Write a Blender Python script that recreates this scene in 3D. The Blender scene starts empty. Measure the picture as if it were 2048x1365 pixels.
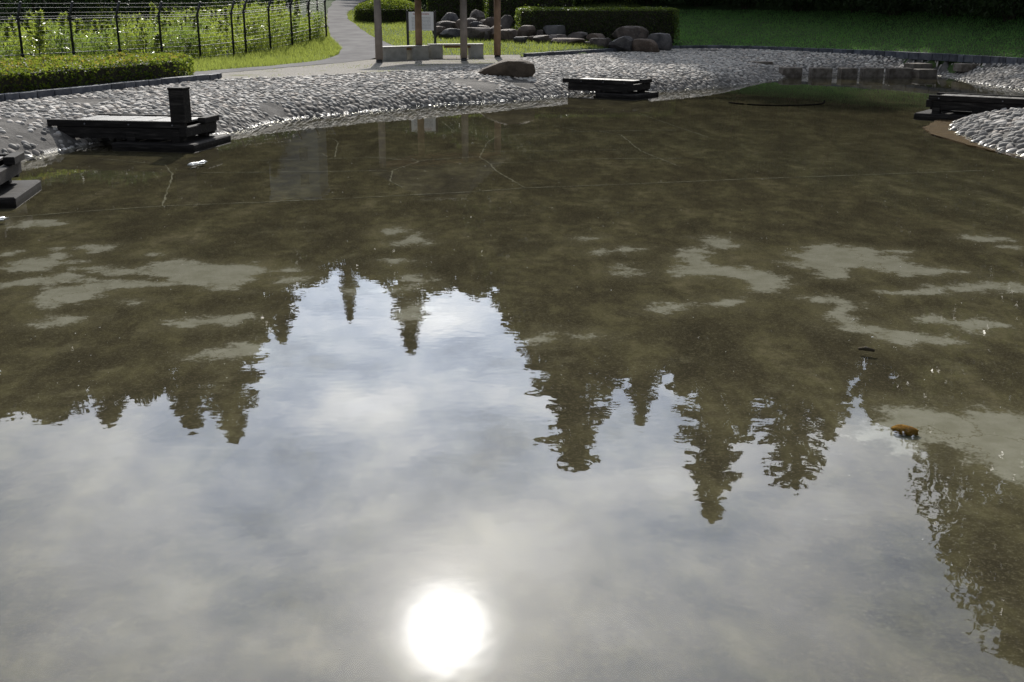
import bpy, bmesh, math, random
import numpy as np
from mathutils import Vector, Matrix

# ------------------------------------------------------------------ camera, sky, sun, exposure
sc = bpy.context.scene
CAM_H = 2.35
cam_d = bpy.data.cameras.new('camera')
cam_d.sensor_width = 36.0
cam_d.lens = 36.0 * 2200.0 / 2048.0
cam_d.clip_start = 0.05
cam_d.clip_end = 2000.0
cam = bpy.data.objects.new('camera', cam_d)
cam.location = (0, 0, CAM_H)
cam.rotation_euler = (math.radians(90 - 17.116), 0, 0)
sc.collection.objects.link(cam)
sc.camera = cam

SUN_EL, SUN_AZ = math.radians(31.9), math.radians(-3.97)
SUN_DIR = Vector((math.sin(SUN_AZ) * math.cos(SUN_EL), math.cos(SUN_AZ) * math.cos(SUN_EL), math.sin(SUN_EL)))

world = bpy.data.worlds.new('World')
sc.world = world
world.use_nodes = True
wt = world.node_tree
wt.nodes.clear()


def N(t, kind, **kw):
    n = t.nodes.new(kind)
    for k, v in kw.items():
        setattr(n, k, v)
    return n


def setin(n, **kw):
    for k, v in kw.items():
        n.inputs[k.replace('_', ' ')].default_value = v


def math_n(t, op, a, b=None, clamp=False):
    n = N(t, 'ShaderNodeMath', operation=op, use_clamp=clamp)
    for i, q in enumerate((a, b)):
        if q is None:
            continue
        if isinstance(q, (int, float)):
            n.inputs[i].default_value = q
        else:
            t.links.new(q, n.inputs[i])
    return n.outputs[0]


def mix_c(t, fac, a, b, blend='MIX'):
    n = N(t, 'ShaderNodeMix', data_type='RGBA', blend_type=blend)
    for i, q in ((0, fac), (6, a), (7, b)):
        if isinstance(q, (int, float)):
            n.inputs[i].default_value = q
        elif isinstance(q, tuple):
            n.inputs[i].default_value = q if len(q) == 4 else (*q, 1)
        else:
            t.links.new(q, n.inputs[i])
    return n.outputs[2]


def noise_n(t, vec, scale, detail=4, rough=0.55, dist=0.0):
    n = N(t, 'ShaderNodeTexNoise')
    setin(n, Scale=scale, Detail=detail, Roughness=rough, Distortion=dist)
    if vec is not None:
        t.links.new(vec, n.inputs['Vector'])
    return n.outputs['Fac']


def ramp_n(t, fac, stops):
    n = N(t, 'ShaderNodeValToRGB')
    cr = n.color_ramp
    while len(cr.elements) < len(stops):
        cr.elements.new(0.5)
    for e, (p, c) in zip(cr.elements, stops):
        e.position = p
        e.color = (*c, 1) if len(c) == 3 else c
    t.links.new(fac, n.inputs[0])
    return n.outputs[0]


def mapr(t, v, a, b, c=0.0, d=1.0, smooth=True):
    n = N(t, 'ShaderNodeMapRange', interpolation_type='SMOOTHSTEP' if smooth else 'LINEAR')
    n.inputs[1].default_value = a
    n.inputs[2].default_value = b
    n.inputs[3].default_value = c
    n.inputs[4].default_value = d
    t.links.new(v, n.inputs[0])
    return n.outputs[0]


sky = N(wt, 'ShaderNodeTexSky', sky_type='NISHITA', sun_disc=False)
sky.sun_elevation = SUN_EL
sky.sun_rotation = SUN_AZ
sky.altitude = 50
sky.dust_density = 0.5
tc = N(wt, 'ShaderNodeTexCoord')
dirv = tc.outputs['Generated']
sep = N(wt, 'ShaderNodeSeparateXYZ')
wt.links.new(dirv, sep.inputs[0])
# cloud deck seen in plane projection
zz = math_n(wt, 'ADD', math_n(wt, 'MAXIMUM', sep.outputs[2], 0.0), 0.16)
comb = N(wt, 'ShaderNodeCombineXYZ')
wt.links.new(math_n(wt, 'DIVIDE', sep.outputs[0], zz), comb.inputs[0])
wt.links.new(math_n(wt, 'DIVIDE', sep.outputs[1], zz), comb.inputs[1])
comb.inputs[2].default_value = 3.7
cn = noise_n(wt, comb.outputs[0], 3.6, 8, 0.56, 0.12)
cn2 = noise_n(wt, comb.outputs[0], 0.75, 3, 0.5, 0.2)
cov = mapr(wt, math_n(wt, 'ADD', math_n(wt, 'MULTIPLY', cn, 0.6), math_n(wt, 'MULTIPLY', cn2, 0.4)), 0.16, 0.42)
# forward scattering: thin cloud is brighter towards the sun
dotn = N(wt, 'ShaderNodeVectorMath', operation='DOT_PRODUCT')
nrm = N(wt, 'ShaderNodeVectorMath', operation='NORMALIZE')
wt.links.new(dirv, nrm.inputs[0])
wt.links.new(nrm.outputs[0], dotn.inputs[0])
dotn.inputs[1].default_value = SUN_DIR
ang2 = math_n(wt, 'MULTIPLY', math_n(wt, 'SUBTRACT', 1.0, dotn.outputs['Value']), 2.0)  # ~ angle^2


def lobe(amp, sig_deg):
    s2 = math.radians(sig_deg) ** 2
    return math_n(wt, 'MULTIPLY', math_n(wt, 'EXPONENT', math_n(wt, 'MULTIPLY', ang2, -1.0 / s2)), amp)


SKY_STRENGTH = 0.13
broad = math_n(wt, 'ADD', lobe(5.4, 24.5), 0.32)
tex = mapr(wt, cn, 0.35, 0.65, 0.62, 1.30, False)
cl_rad = math_n(wt, 'MULTIPLY', broad, tex)
halo = math_n(wt, 'ADD', lobe(48.0, 1.6), lobe(7.0, 4.2))
cl_col = N(wt, 'ShaderNodeVectorMath', operation='SCALE')
cloud_tint = mix_c(wt, mapr(wt, cn, 0.36, 0.62), (0.82, 0.945, 1.17, 1), (0.97, 1.0, 1.05, 1))
wt.links.new(mix_c(wt, lobe(1.0, 7.0), cloud_tint, (1.03, 1.0, 0.95, 1)), cl_col.inputs[0])
wt.links.new(math_n(wt, 'ADD', cl_rad, halo), cl_col.inputs['Scale'])
skyc = N(wt, 'ShaderNodeVectorMath', operation='SCALE')
wt.links.new(sky.outputs[0], skyc.inputs[0])
skyc.inputs['Scale'].default_value = SKY_STRENGTH
skymix = mix_c(wt, math_n(wt, 'MULTIPLY', cov, 0.85), skyc.outputs[0], cl_col.outputs[0])
bg = N(wt, 'ShaderNodeBackground')
bg.inputs[1].default_value = 1.0
wt.links.new(skymix, bg.inputs[0])
wo = N(wt, 'ShaderNodeOutputWorld')
wt.links.new(bg.outputs[0], wo.inputs[0])

sun_d = bpy.data.lights.new('sun', 'SUN')
sun_d.energy = 5.0
sun_d.angle = math.radians(0.53)
sun_d.color = (1.0, 0.95, 0.87)
sun = bpy.data.objects.new('sun', sun_d)
sun.rotation_euler = (-SUN_DIR).to_track_quat('-Z', 'Y').to_euler()
sun.location = (-4, 40, 40)
sc.collection.objects.link(sun)

vs = sc.view_settings
vs.view_transform = 'Standard'
vs.look = 'None'
vs.exposure = 0.28
vs.gamma = 1.0
vs.use_curve_mapping = False
sc.render.engine = 'CYCLES'
sc.cycles.max_bounces = 8
sc.cycles.transparent_max_bounces = 16
sc.cycles.sample_clamp_indirect = 6.0
sc.cycles.use_denoising = True

# ------------------------------------------------------------------ small helpers
rng = np.random.default_rng(7)
random.seed(7)
COL = sc.collection


def obj(name, data, parent=None, mat=None, kind=None, loc=None):
    o = bpy.data.objects.new(name, data)
    COL.objects.link(o)
    if parent is not None:
        o.parent = parent
    if mat is not None and data is not None and len(data.materials) == 0:
        data.materials.append(mat)
    if kind:
        o['kind'] = kind
    if loc is not None:
        o.location = loc
    return o


def tag(o, label, cat, group=None):
    o['label'] = label
    o['category'] = cat
    if group:
        o['group'] = group
    return o


def thing(name, label, cat, loc=(0, 0, 0), rz=0.0, group=None):
    o = obj(name, None)
    o.location = loc
    o.rotation_euler = (0, 0, rz)
    o.empty_display_size = 0.2
    return tag(o, label, cat, group)


def mesh_np(name, verts, faces, smooth=False):
    """verts (n,3); faces: array (m,k) or list of arrays with their own k."""
    me = bpy.data.meshes.new(name)
    if not isinstance(faces, (list, tuple)):
        faces = [faces]
    faces = [np.asarray(f, dtype=np.int32) for f in faces if len(f)]
    verts = np.asarray(verts, dtype=np.float32)
    me.vertices.add(len(verts))
    me.vertices.foreach_set('co', verts.ravel())
    loops = np.concatenate([f.ravel() for f in faces])
    tot = np.concatenate([np.full(len(f), f.shape[1], dtype=np.int32) for f in faces])
    start = np.concatenate([[0], np.cumsum(tot)[:-1]]).astype(np.int32)
    me.loops.add(len(loops))
    me.loops.foreach_set('vertex_index', loops)
    me.polygons.add(len(tot))
    me.polygons.foreach_set('loop_start', start)
    me.polygons.foreach_set('loop_total', tot)
    me.polygons.foreach_set('use_smooth', np.full(len(tot), smooth))
    me.update(calc_edges=True)
    me.validate()
    return me


class MB:
    """collects boxes, tubes and prisms and builds ONE mesh"""

    def __init__(self):
        self.bm = bmesh.new()

    def box(self, c, s, rz=0.0, bev=0.0, m=None):
        mat = Matrix.Translation(c) @ Matrix.Rotation(rz, 4, 'Z')
        if m is not None:
            mat = m @ mat
        r = bmesh.ops.create_cube(self.bm, size=1.0, matrix=mat @ Matrix.Diagonal((*s, 1)))
        if bev > 0:
            es = list({e for v in r['verts'] for e in v.link_edges})
            bmesh.ops.bevel(self.bm, geom=es, offset=bev, segments=1, affect='EDGES')
        return self

    def tube(self, pts, rad, seg=8, cap=True):
        pts = [Vector(p) for p in pts]
        if not isinstance(rad, (list, tuple)):
            rad = [rad] * len(pts)
        rings = []
        for i, p in enumerate(pts):
            d = (pts[min(i + 1, len(pts) - 1)] - pts[max(i - 1, 0)]).normalized()
            a = d.orthogonal().normalized() if abs(d.z) < 0.99 else Vector((1, 0, 0))
            b = d.cross(a).normalized()
            a = b.cross(d).normalized()
            rings.append([self.bm.verts.new(p + (a * math.cos(2 * math.pi * k / seg) + b * math.sin(2 * math.pi * k / seg)) * rad[i]) for k in range(seg)])
        for r0, r1 in zip(rings, rings[1:]):
            for k in range(seg):
                f = self.bm.faces.new((r0[k], r0[(k + 1) % seg], r1[(k + 1) % seg], r1[k]))
                f.smooth = True
        if cap:
            self.bm.faces.new(rings[0][::-1])
            self.bm.faces.new(rings[-1])
        return self

    def prism(self, poly, z0, z1):
        lo = [self.bm.verts.new((x, y, z0)) for x, y in poly]
        hi = [self.bm.verts.new((x, y, z1)) for x, y in poly]
        n = len(poly)
        self.bm.faces.new(lo[::-1])
        self.bm.faces.new(hi)
        for k in range(n):
            self.bm.faces.new((lo[k], lo[(k + 1) % n], hi[(k + 1) % n], hi[k]))
        return self

    def faces(self, vs_, fs):
        v = [self.bm.verts.new(p) for p in vs_]
        for f in fs:
            self.bm.faces.new([v[i] for i in f])
        return self

    def mesh(self, name):
        bmesh.ops.recalc_face_normals(self.bm, faces=self.bm.faces)
        me = bpy.data.meshes.new(name)
        self.bm.to_mesh(me)
        self.bm.free()
        return me

    def build(self, name, mat, parent=None, kind=None, loc=None):
        return obj(name, self.mesh(name), parent, mat, kind, loc)


def copy_tree(o, parent=None):
    c = o.copy()
    COL.objects.link(c)
    c.parent = parent
    for ch in o.children:
        copy_tree(ch, c)
    return c


def hash3(i, j, k):
    n = (i * 374761393 + j * 668265263 + k * 2147483647 + 1274126177) & 0xFFFFFFFF
    n = ((n ^ (n >> 13)) * 1274126177) & 0xFFFFFFFF
    return ((n ^ (n >> 16)) & 0xFFFF) / 65535.0


def vnoise(p):
    p = np.asarray(p, dtype=np.float64)
    i = np.floor(p).astype(np.int64)
    f = p - i
    f = f * f * (3 - 2 * f)
    r = 0
    for a in (0, 1):
        for b in (0, 1):
            for c in (0, 1):
                w = (f[:, 0] if a else 1 - f[:, 0]) * (f[:, 1] if b else 1 - f[:, 1]) * (f[:, 2] if c else 1 - f[:, 2])
                r = r + w * hash3(i[:, 0] + a, i[:, 1] + b, i[:, 2] + c)
    return r


def fbm(p, oct=3):
    p = np.asarray(p, dtype=np.float64)
    s, a, t = 0, 1.0, 0
    for o in range(oct):
        s = s + a * vnoise(p * (2 ** o) + 17.3 * o)
        t += a
        a *= 0.5
    return s / t


def n2(x, y, sc_=1.0, oct=3, off=0.0):
    return fbm(np.stack([x * sc_ + off, y * sc_ + off * 1.7, np.zeros_like(x) + off], 1), oct)


def inside(px, py, poly):
    r = np.zeros(px.shape, bool)
    n = len(poly)
    for k in range(n):
        x0, y0 = poly[k]
        x1, y1 = poly[(k + 1) % n]
        if y0 == y1:
            continue
        c = ((y0 > py) != (y1 > py)) & (px < (x1 - x0) * (py - y0) / (y1 - y0) + x0)
        r ^= c
    return r


def dist_poly(px, py, poly, closed=True):
    d = np.full(px.shape, 1e9)
    n = len(poly)
    for k in range(n if closed else n - 1):
        x0, y0 = poly[k]
        x1, y1 = poly[(k + 1) % n]
        dx, dy = x1 - x0, y1 - y0
        t = np.clip(((px - x0) * dx + (py - y0) * dy) / (dx * dx + dy * dy + 1e-12), 0, 1)
        d = np.minimum(d, (px - x0 - t * dx) ** 2 + (py - y0 - t * dy) ** 2)
    return np.sqrt(d)


def resample(pts, step):
    out = [Vector(pts[0])]
    for a, b in zip(pts, pts[1:]):
        a, b = Vector(a), Vector(b)
        n = max(1, int(round((b - a).length / step)))
        out += [a.lerp(b, k / n) for k in range(1, n + 1)]
    return out


def smooth_loop(pts, it=2):
    for _ in range(it):
        q = []
        n = len(pts)
        for k in range(n):
            a, b = pts[k], pts[(k + 1) % n]
            q += [(a[0] * .75 + b[0] * .25, a[1] * .75 + b[1] * .25), (a[0] * .25 + b[0] * .75, a[1] * .25 + b[1] * .75)]
        pts = q
    return pts


# ------------------------------------------------------------------ materials
MATS = {}


def pmat(name, build, rough=0.8, spec=0.3):
    m = bpy.data.materials.new(name)
    m.use_nodes = True
    t = m.node_tree
    b = t.nodes['Principled BSDF']
    b.inputs['Roughness'].default_value = rough
    b.inputs['Specular IOR Level'].default_value = spec
    build(t, b)
    MATS[name] = m
    return m


def texco(t, which='Object'):
    return N(t, 'ShaderNodeTexCoord').outputs[which]


def geo_pos(t):
    return N(t, 'ShaderNodeNewGeometry').outputs['Position']


def bump(t, b, h, strength=0.5, dist=0.02):
    n = N(t, 'ShaderNodeBump')
    setin(n, Strength=strength, Distance=dist)
    t.links.new(h, n.inputs['Height'])
    t.links.new(n.outputs[0], b.inputs['Normal'])


def simple(name, c0, c1, scale=4.0, rough=0.8, bmp=0.3, bdist=0.01, spec=0.3, detail=5, lo=0.3, hi=0.7, obj_var=0.0, world_=True):
    def f(t, b):
        p = geo_pos(t) if world_ else texco(t)
        n = noise_n(t, p, scale, detail, 0.6)
        c = mix_c(t, mapr(t, n, lo, hi), c0, c1)
        if obj_var:
            oi = N(t, 'ShaderNodeObjectInfo')
            hs = N(t, 'ShaderNodeHueSaturation')
            t.links.new(mapr(t, oi.outputs['Random'], 0, 1, 1 - obj_var, 1 + obj_var, False), hs.inputs['Value'])
            t.links.new(c, hs.inputs['Color'])
            c = hs.outputs[0]
        t.links.new(c, b.inputs['Base Color'])
        if bmp:
            bump(t, b, noise_n(t, p, scale * 6, 4, 0.65), bmp, bdist)
    return pmat(name, f, rough, spec)


def leafmat(name, c0, c1, tr, scale=1.5, rough=0.45, spec=0.35, trans=0.5):
    """leaf: a diffuse/gloss front and light let through from behind"""
    m = bpy.data.materials.new(name)
    m.use_nodes = True
    t = m.node_tree
    b = t.nodes['Principled BSDF']
    out = t.nodes['Material Output']
    b.inputs['Roughness'].default_value = rough
    b.inputs['Specular IOR Level'].default_value = spec
    p = geo_pos(t)
    n = noise_n(t, p, scale, 4, 0.65)
    w = N(t, 'ShaderNodeTexWhiteNoise')
    q = N(t, 'ShaderNodeVectorMath', operation='SNAP')
    t.links.new(p, q.inputs[0])
    q.inputs[1].default_value = (0.06, 0.06, 0.06)
    t.links.new(q.outputs[0], w.inputs['Vector'])
    f = math_n(t, 'ADD', math_n(t, 'MULTIPLY', mapr(t, n, 0.3, 0.7), 0.65), math_n(t, 'MULTIPLY', w.outputs[0], 0.35))
    c = mix_c(t, f, c0, c1)
    t.links.new(c, b.inputs['Base Color'])
    ts = N(t, 'ShaderNodeBsdfTranslucent')
    t.links.new(mix_c(t, f, tuple(x * 0.7 for x in tr), tr), ts.inputs[0])
    ms = N(t, 'ShaderNodeMixShader')
    ms.inputs[0].default_value = trans
    t.links.new(b.outputs[0], ms.inputs[1])
    t.links.new(ts.outputs[0], ms.inputs[2])
    t.links.new(ms.outputs[0], out.inputs['Surface'])
    MATS[name] = m
    return m


leafmat('leaf_weed', (0.06, 0.09, 0.02), (0.12, 0.15, 0.035), (0.34, 0.42, 0.06), 2.5, rough=0.3)
leafmat('leaf_weed_dark', (0.03, 0.06, 0.018), (0.07, 0.11, 0.03), (0.24, 0.33, 0.06), 2.0, rough=0.38, spec=0.35)
leafmat('leaf_grass', (0.06, 0.09, 0.02), (0.12, 0.14, 0.035), (0.34, 0.40, 0.08), 1.2, rough=0.35)
leafmat('leaf_lawn', (0.085, 0.22, 0.06), (0.14, 0.29, 0.085), (0.20, 0.42, 0.08), 0.8)
leafmat('leaf_hedge', (0.03, 0.06, 0.012), (0.07, 0.10, 0.02), (0.21, 0.27, 0.03), 3.0, rough=0.55, spec=0.15)
leafmat('leaf_hedge_red', (0.09, 0.085, 0.02), (0.13, 0.10, 0.03), (0.34, 0.29, 0.05), 3.0, rough=0.55, spec=0.15)
leafmat('leaf_clipped', (0.03, 0.05, 0.015), (0.055, 0.08, 0.02), (0.17, 0.23, 0.03), 3.0)
leafmat('leaf_tree', (0.03, 0.045, 0.015), (0.06, 0.075, 0.02), (0.06, 0.09, 0.015), 0.35, trans=0.25)
leafmat('leaf_shrub', (0.02, 0.035, 0.015), (0.045, 0.065, 0.025), (0.05, 0.09, 0.02), 0.8, trans=0.3, rough=0.6, spec=0.15)
simple('bark', (0.05, 0.04, 0.03), (0.11, 0.09, 0.07), 5, 0.9, 0.6, 0.03)
simple('stem', (0.06, 0.08, 0.02), (0.12, 0.10, 0.04), 8, 0.7, 0.0)
simple('twig', (0.02, 0.02, 0.012), (0.035, 0.03, 0.02), 6, 0.9, 0.4)
simple('asphalt', (0.13, 0.125, 0.125), (0.19, 0.185, 0.18), 1.1, 0.95, 0.5, 0.006, detail=8, spec=0.02)
simple('kerbstone', (0.05, 0.055, 0.07), (0.11, 0.115, 0.13), 5, 0.75, 0.5, 0.012, obj_var=0.3)
simple('concrete_bench', (0.23, 0.225, 0.20), (0.33, 0.32, 0.29), 4, 0.75, 0.3, 0.006)
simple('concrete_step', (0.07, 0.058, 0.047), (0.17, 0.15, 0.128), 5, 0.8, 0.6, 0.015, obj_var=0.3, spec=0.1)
simple('black_metal', (0.012, 0.012, 0.014), (0.025, 0.025, 0.028), 8, 0.45, 0.1, 0.003, spec=0.5)
simple('black_paint', (0.012, 0.012, 0.013), (0.022, 0.022, 0.022), 10, 0.4, 0.1, 0.003, spec=0.5)
simple('wire', (0.10, 0.10, 0.11), (0.16, 0.16, 0.17), 8, 0.55, 0.0, spec=0.4)
simple('rubber', (0.008, 0.007, 0.006), (0.014, 0.012, 0.01), 8, 0.95, 0.1, 0.002, spec=0.0)
simple('roof_tile', (0.03, 0.027, 0.024), (0.055, 0.05, 0.045), 3, 0.85, 0.4, 0.01, spec=0.1)
simple('tower_wall', (0.21, 0.23, 0.27), (0.26, 0.28, 0.32), 0.4, 0.8, 0.1)
simple('tower_glass', (0.05, 0.06, 0.07), (0.08, 0.09, 0.10), 0.5, 0.1, 0.0, spec=0.6)
simple('post_wood', (0.19, 0.125, 0.085), (0.28, 0.19, 0.13), 2.5, 0.8, 0.3, 0.006, detail=3, spec=0.1)
simple('post_wood_grey', (0.17, 0.145, 0.125), (0.25, 0.215, 0.19), 2.5, 0.8, 0.3, 0.006, detail=3, spec=0.1)
simple('beam_brown', (0.10, 0.055, 0.02), (0.15, 0.085, 0.035), 5, 0.7, 0.3, 0.004)
simple('seam', (0.11, 0.107, 0.08), (0.18, 0.175, 0.14), 9, 0.95, 0.3, 0.004, spec=0.0)
simple('speck', (0.5, 0.5, 0.46), (0.75, 0.75, 0.70), 20, 0.6, 0.0)
simple('apron', (0.065, 0.034, 0.008), (0.11, 0.062, 0.017), 4, 0.9, 0.4, 0.01)
simple('glint_slab', (0.45, 0.45, 0.43), (0.6, 0.6, 0.58), 9, 0.18, 0.3, 0.003, spec=0.8)  # pale base colour stands in for the sun glint on the wet edges
simple('lichen_stone', (0.14, 0.07, 0.015), (0.36, 0.20, 0.05), 45, 0.95, 1.0, 0.012, spec=0.05)


def f_deck(t, b):
    p = texco(t)
    mp = N(t, 'ShaderNodeMapping')
    mp.inputs['Scale'].default_value = (1.5, 14, 14)
    t.links.new(p, mp.inputs[0])
    n = noise_n(t, mp.outputs[0], 2.0, 5, 0.6)
    t.links.new(ramp_n(t, n, [(0.25, (0.007, 0.0065, 0.006)), (0.55, (0.02, 0.018, 0.017)), (0.8, (0.075, 0.068, 0.062))]), b.inputs['Base Color'])
    bump(t, b, n, 0.5, 0.006)


pmat('deck_wood', f_deck, 0.75, 0.08)


def f_board(t, b):
    p = texco(t)
    n = noise_n(t, p, 3.0, 5, 0.6)
    t.links.new(ramp_n(t, n, [(0.25, (0.10, 0.09, 0.08)), (0.6, (0.2, 0.19, 0.17)), (0.85, (0.3, 0.28, 0.26))]), b.inputs['Base Color'])
    bump(t, b, n, 0.4, 0.004)


pmat('deck_board', f_board, 0.35, 0.6)  # planks paler than the beams, sun glint on their tops put into the colour


def f_rock(t, b):
    p = geo_pos(t)
    n = noise_n(t, p, 2.6, 6, 0.62, 0.4)
    n2_ = noise_n(t, p, 14, 5, 0.65)
    oi = N(t, 'ShaderNodeObjectInfo')
    warm = mix_c(t, oi.outputs['Random'], (0.125, 0.12, 0.12), (0.15, 0.11, 0.085))
    dark = mix_c(t, oi.outputs['Random'], (0.05, 0.05, 0.054), (0.07, 0.052, 0.04))
    c = mix_c(t, mapr(t, n, 0.35, 0.68), dark, warm)
    c = mix_c(t, mapr(t, n2_, 0.48, 0.8, 0, 0.4), c, (0.24, 0.23, 0.215))
    t.links.new(c, b.inputs['Base Color'])
    bump(t, b, math_n(t, 'ADD', n, math_n(t, 'MULTIPLY', n2_, 0.35)), 0.7, 0.06)


pmat('boulder_stone', f_rock, 0.8, 0.15)
simple('boulder_brown', (0.04, 0.03, 0.022), (0.10, 0.078, 0.058), 2.2, 0.85, 0.7, 0.03, spec=0.12)


def f_cob(t, b):
    p = geo_pos(t)
    # one tone for each stone: a tone attribute on the joined ones, the object's own for the single ones
    at = N(t, 'ShaderNodeAttribute', attribute_name='tone')
    oi = N(t, 'ShaderNodeObjectInfo')
    k = math_n(t, 'FRACT', math_n(t, 'ADD', at.outputs['Fac'], oi.outputs['Random']))
    c = ramp_n(t, k, [(0.0, (0.13, 0.125, 0.12)), (0.25, (0.32, 0.305, 0.28)), (0.7, (0.50, 0.47, 0.43)), (0.88, (0.48, 0.41, 0.345)), (1.0, (0.68, 0.65, 0.60))])
    n = noise_n(t, p, 16, 4, 0.6)
    c = mix_c(t, mapr(t, n, 0.3, 0.75, 0.0, 0.45), c, (0.16, 0.155, 0.15))
    # grime: broad dirty patches, and the tide mark the pond leaves on the lower stones
    sz_ = N(t, 'ShaderNodeSeparateXYZ')
    t.links.new(p, sz_.inputs[0])
    gr_ = noise_n(t, p, 0.9, 5, 0.65)
    tide = mapr(t, math_n(t, 'ADD', sz_.outputs[2], math_n(t, 'MULTIPLY', math_n(t, 'SUBTRACT', gr_, 0.5), 0.5)), 0.12, 0.34, 0.62, 0.0)
    c = mix_c(t, math_n(t, 'MAXIMUM', tide, mapr(t, gr_, 0.52, 0.72, 0.0, 0.6)), c, (0.115, 0.108, 0.10))
    t.links.new(c, b.inputs['Base Color'])
    # stones by the water line are wet and shine
    sp = N(t, 'ShaderNodeSeparateXYZ')
    t.links.new(p, sp.inputs[0])
    t.links.new(mapr(t, sp.outputs[2], 0.005, 0.035, 0.25, 0.8), b.inputs['Roughness'])
    bump(t, b, noise_n(t, p, 40, 3, 0.6), 0.35, 0.006)


pmat('cobble_stone', f_cob, 0.7, 0.15)


def f_mortar(t, b):
    p = geo_pos(t)
    n = noise_n(t, p, 2.2, 6, 0.6)
    t.links.new(mix_c(t, mapr(t, n, 0.3, 0.7), (0.045, 0.043, 0.041), (0.13, 0.122, 0.113)), b.inputs['Base Color'])
    sp = N(t, 'ShaderNodeSeparateXYZ')
    t.links.new(p, sp.inputs[0])
    t.links.new(mapr(t, sp.outputs[2], 0.0, 0.06, 0.22, 0.8), b.inputs['Roughness'])
    bump(t, b, noise_n(t, p, 18, 6, 0.7), 0.8, 0.03)


pmat('mortar', f_mortar, 0.9, 0.03)


def f_gravel(t, b):
    p = geo_pos(t)
    n = noise_n(t, p, 0.9, 6, 0.62)
    f = noise_n(t, p, 22, 4, 0.7)
    c = mix_c(t, mapr(t, f, 0.3, 0.7), (0.15, 0.14, 0.125), (0.33, 0.31, 0.28))
    c = mix_c(t, mapr(t, n, 0.50, 0.68, 0, 0.75), c, (0.13, 0.135, 0.05))
    t.links.new(c, b.inputs['Base Color'])
    bump(t, b, f, 0.6, 0.015)


pmat('gravel', f_gravel, 0.95, 0.03)


def f_soil(t, b):
    p = geo_pos(t)
    n = noise_n(t, p, 1.3, 6, 0.65)
    t.links.new(ramp_n(t, n, [(0.3, (0.02, 0.035, 0.012)), (0.55, (0.035, 0.06, 0.018)), (0.8, (0.06, 0.075, 0.025))]), b.inputs['Base Color'])
    bump(t, b, noise_n(t, p, 9, 5, 0.7), 0.8, 0.05)


pmat('turf', f_soil, 0.95, 0.1)


def f_floor(t, b):
    p = geo_pos(t)
    at = N(t, 'ShaderNodeAttribute', attribute_name='bare')
    mp = N(t, 'ShaderNodeMapping')
    mp.inputs['Scale'].default_value = (1.5, 0.6, 1.0)
    mp.inputs['Rotation'].default_value = (0, 0, 0.45)
    t.links.new(p, mp.inputs[0])
    big = noise_n(t, mp.outputs[0], 1.1, 9, 0.74, 0.3)
    mid = noise_n(t, p, 5.0, 6, 0.68)
    fine = noise_n(t, p, 38.0, 4, 0.7)
    grit = noise_n(t, p, 85.0, 2, 0.6)
    algae = ramp_n(t, big, [(0.32, (0.023, 0.0205, 0.0145)), (0.46, (0.045, 0.040, 0.026)), (0.56, (0.072, 0.066, 0.039)), (0.70, (0.122, 0.108, 0.073))])
    algae = mix_c(t, mapr(t, mid, 0.36, 0.64, 0.0, 0.65), algae, (0.030, 0.026, 0.019))
    algae = mix_c(t, mapr(t, fine, 0.5, 0.7, 0.0, 0.55), algae, (0.11, 0.101, 0.066))
    conc = mix_c(t, mapr(t, mid, 0.3, 0.7), (0.165, 0.163, 0.137), (0.215, 0.213, 0.188))
    conc = mix_c(t, mapr(t, fine, 0.55, 0.85, 0, 0.5), conc, (0.10, 0.094, 0.068))
    # edge of the bare patches: the traced outline frayed by noise
    e = math_n(t, 'ADD', at.outputs['Fac'], math_n(t, 'MULTIPLY', math_n(t, 'SUBTRACT', mid, 0.5), 0.62))
    wide = noise_n(t, p, 1.9, 5, 0.7)
    e = math_n(t, 'ADD', e, math_n(t, 'MULTIPLY', math_n(t, 'SUBTRACT', wide, 0.5), 0.22))
    e = math_n(t, 'ADD', e, math_n(t, 'MULTIPLY', math_n(t, 'SUBTRACT', fine, 0.5), 0.30))
    m1 = mapr(t, e, -0.07, 0.05, 0.0, 0.88)
    # thinner growth round the patches and in faint stains of its own
    thin = math_n(t, 'MAXIMUM', mapr(t, e, -0.35, 0.0, 0.0, 0.22), mapr(t, wide, 0.56, 0.72, 0.0, 0.30))
    algae = mix_c(t, thin, algae, (0.15, 0.14, 0.095))
    c = mix_c(t, m1, algae, conc)
    # hairline cracks with silt in them, on the bare concrete
    vo = N(t, 'ShaderNodeTexVoronoi', feature='DISTANCE_TO_EDGE')
    setin(vo, Scale=1.15)
    wv = N(t, 'ShaderNodeVectorMath', operation='ADD')
    nv = N(t, 'ShaderNodeTexNoise')
    setin(nv, Scale=2.5, Detail=5, Roughness=0.65)
    t.links.new(p, nv.inputs['Vector'])
    sc_ = N(t, 'ShaderNodeVectorMath', operation='SCALE')
    sc_.inputs['Scale'].default_value = 0.7
    t.links.new(nv.outputs['Color'], sc_.inputs[0])
    t.links.new(p, wv.inputs[0])
    t.links.new(sc_.outputs[0], wv.inputs[1])
    t.links.new(wv.outputs[0], vo.inputs['Vector'])
    cr = mapr(t, vo.outputs['Distance'], 0.002, 0.009, 1.0, 0.0)
    c = mix_c(t, math_n(t, 'MULTIPLY', math_n(t, 'MULTIPLY', cr, m1), 0.7), c, (0.07, 0.06, 0.03))
    c = mix_c(t, mapr(t, grit, 0.55, 0.72, 0.0, 0.38), c, (0.17, 0.16, 0.125))
    t.links.new(c, b.inputs['Base Color'])
    bump(t, b, math_n(t, 'ADD', mid, math_n(t, 'MULTIPLY', fine, 0.5)), 0.3, 0.01)


pmat('pond_concrete', f_floor, 1.0, 0.0)

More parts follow.
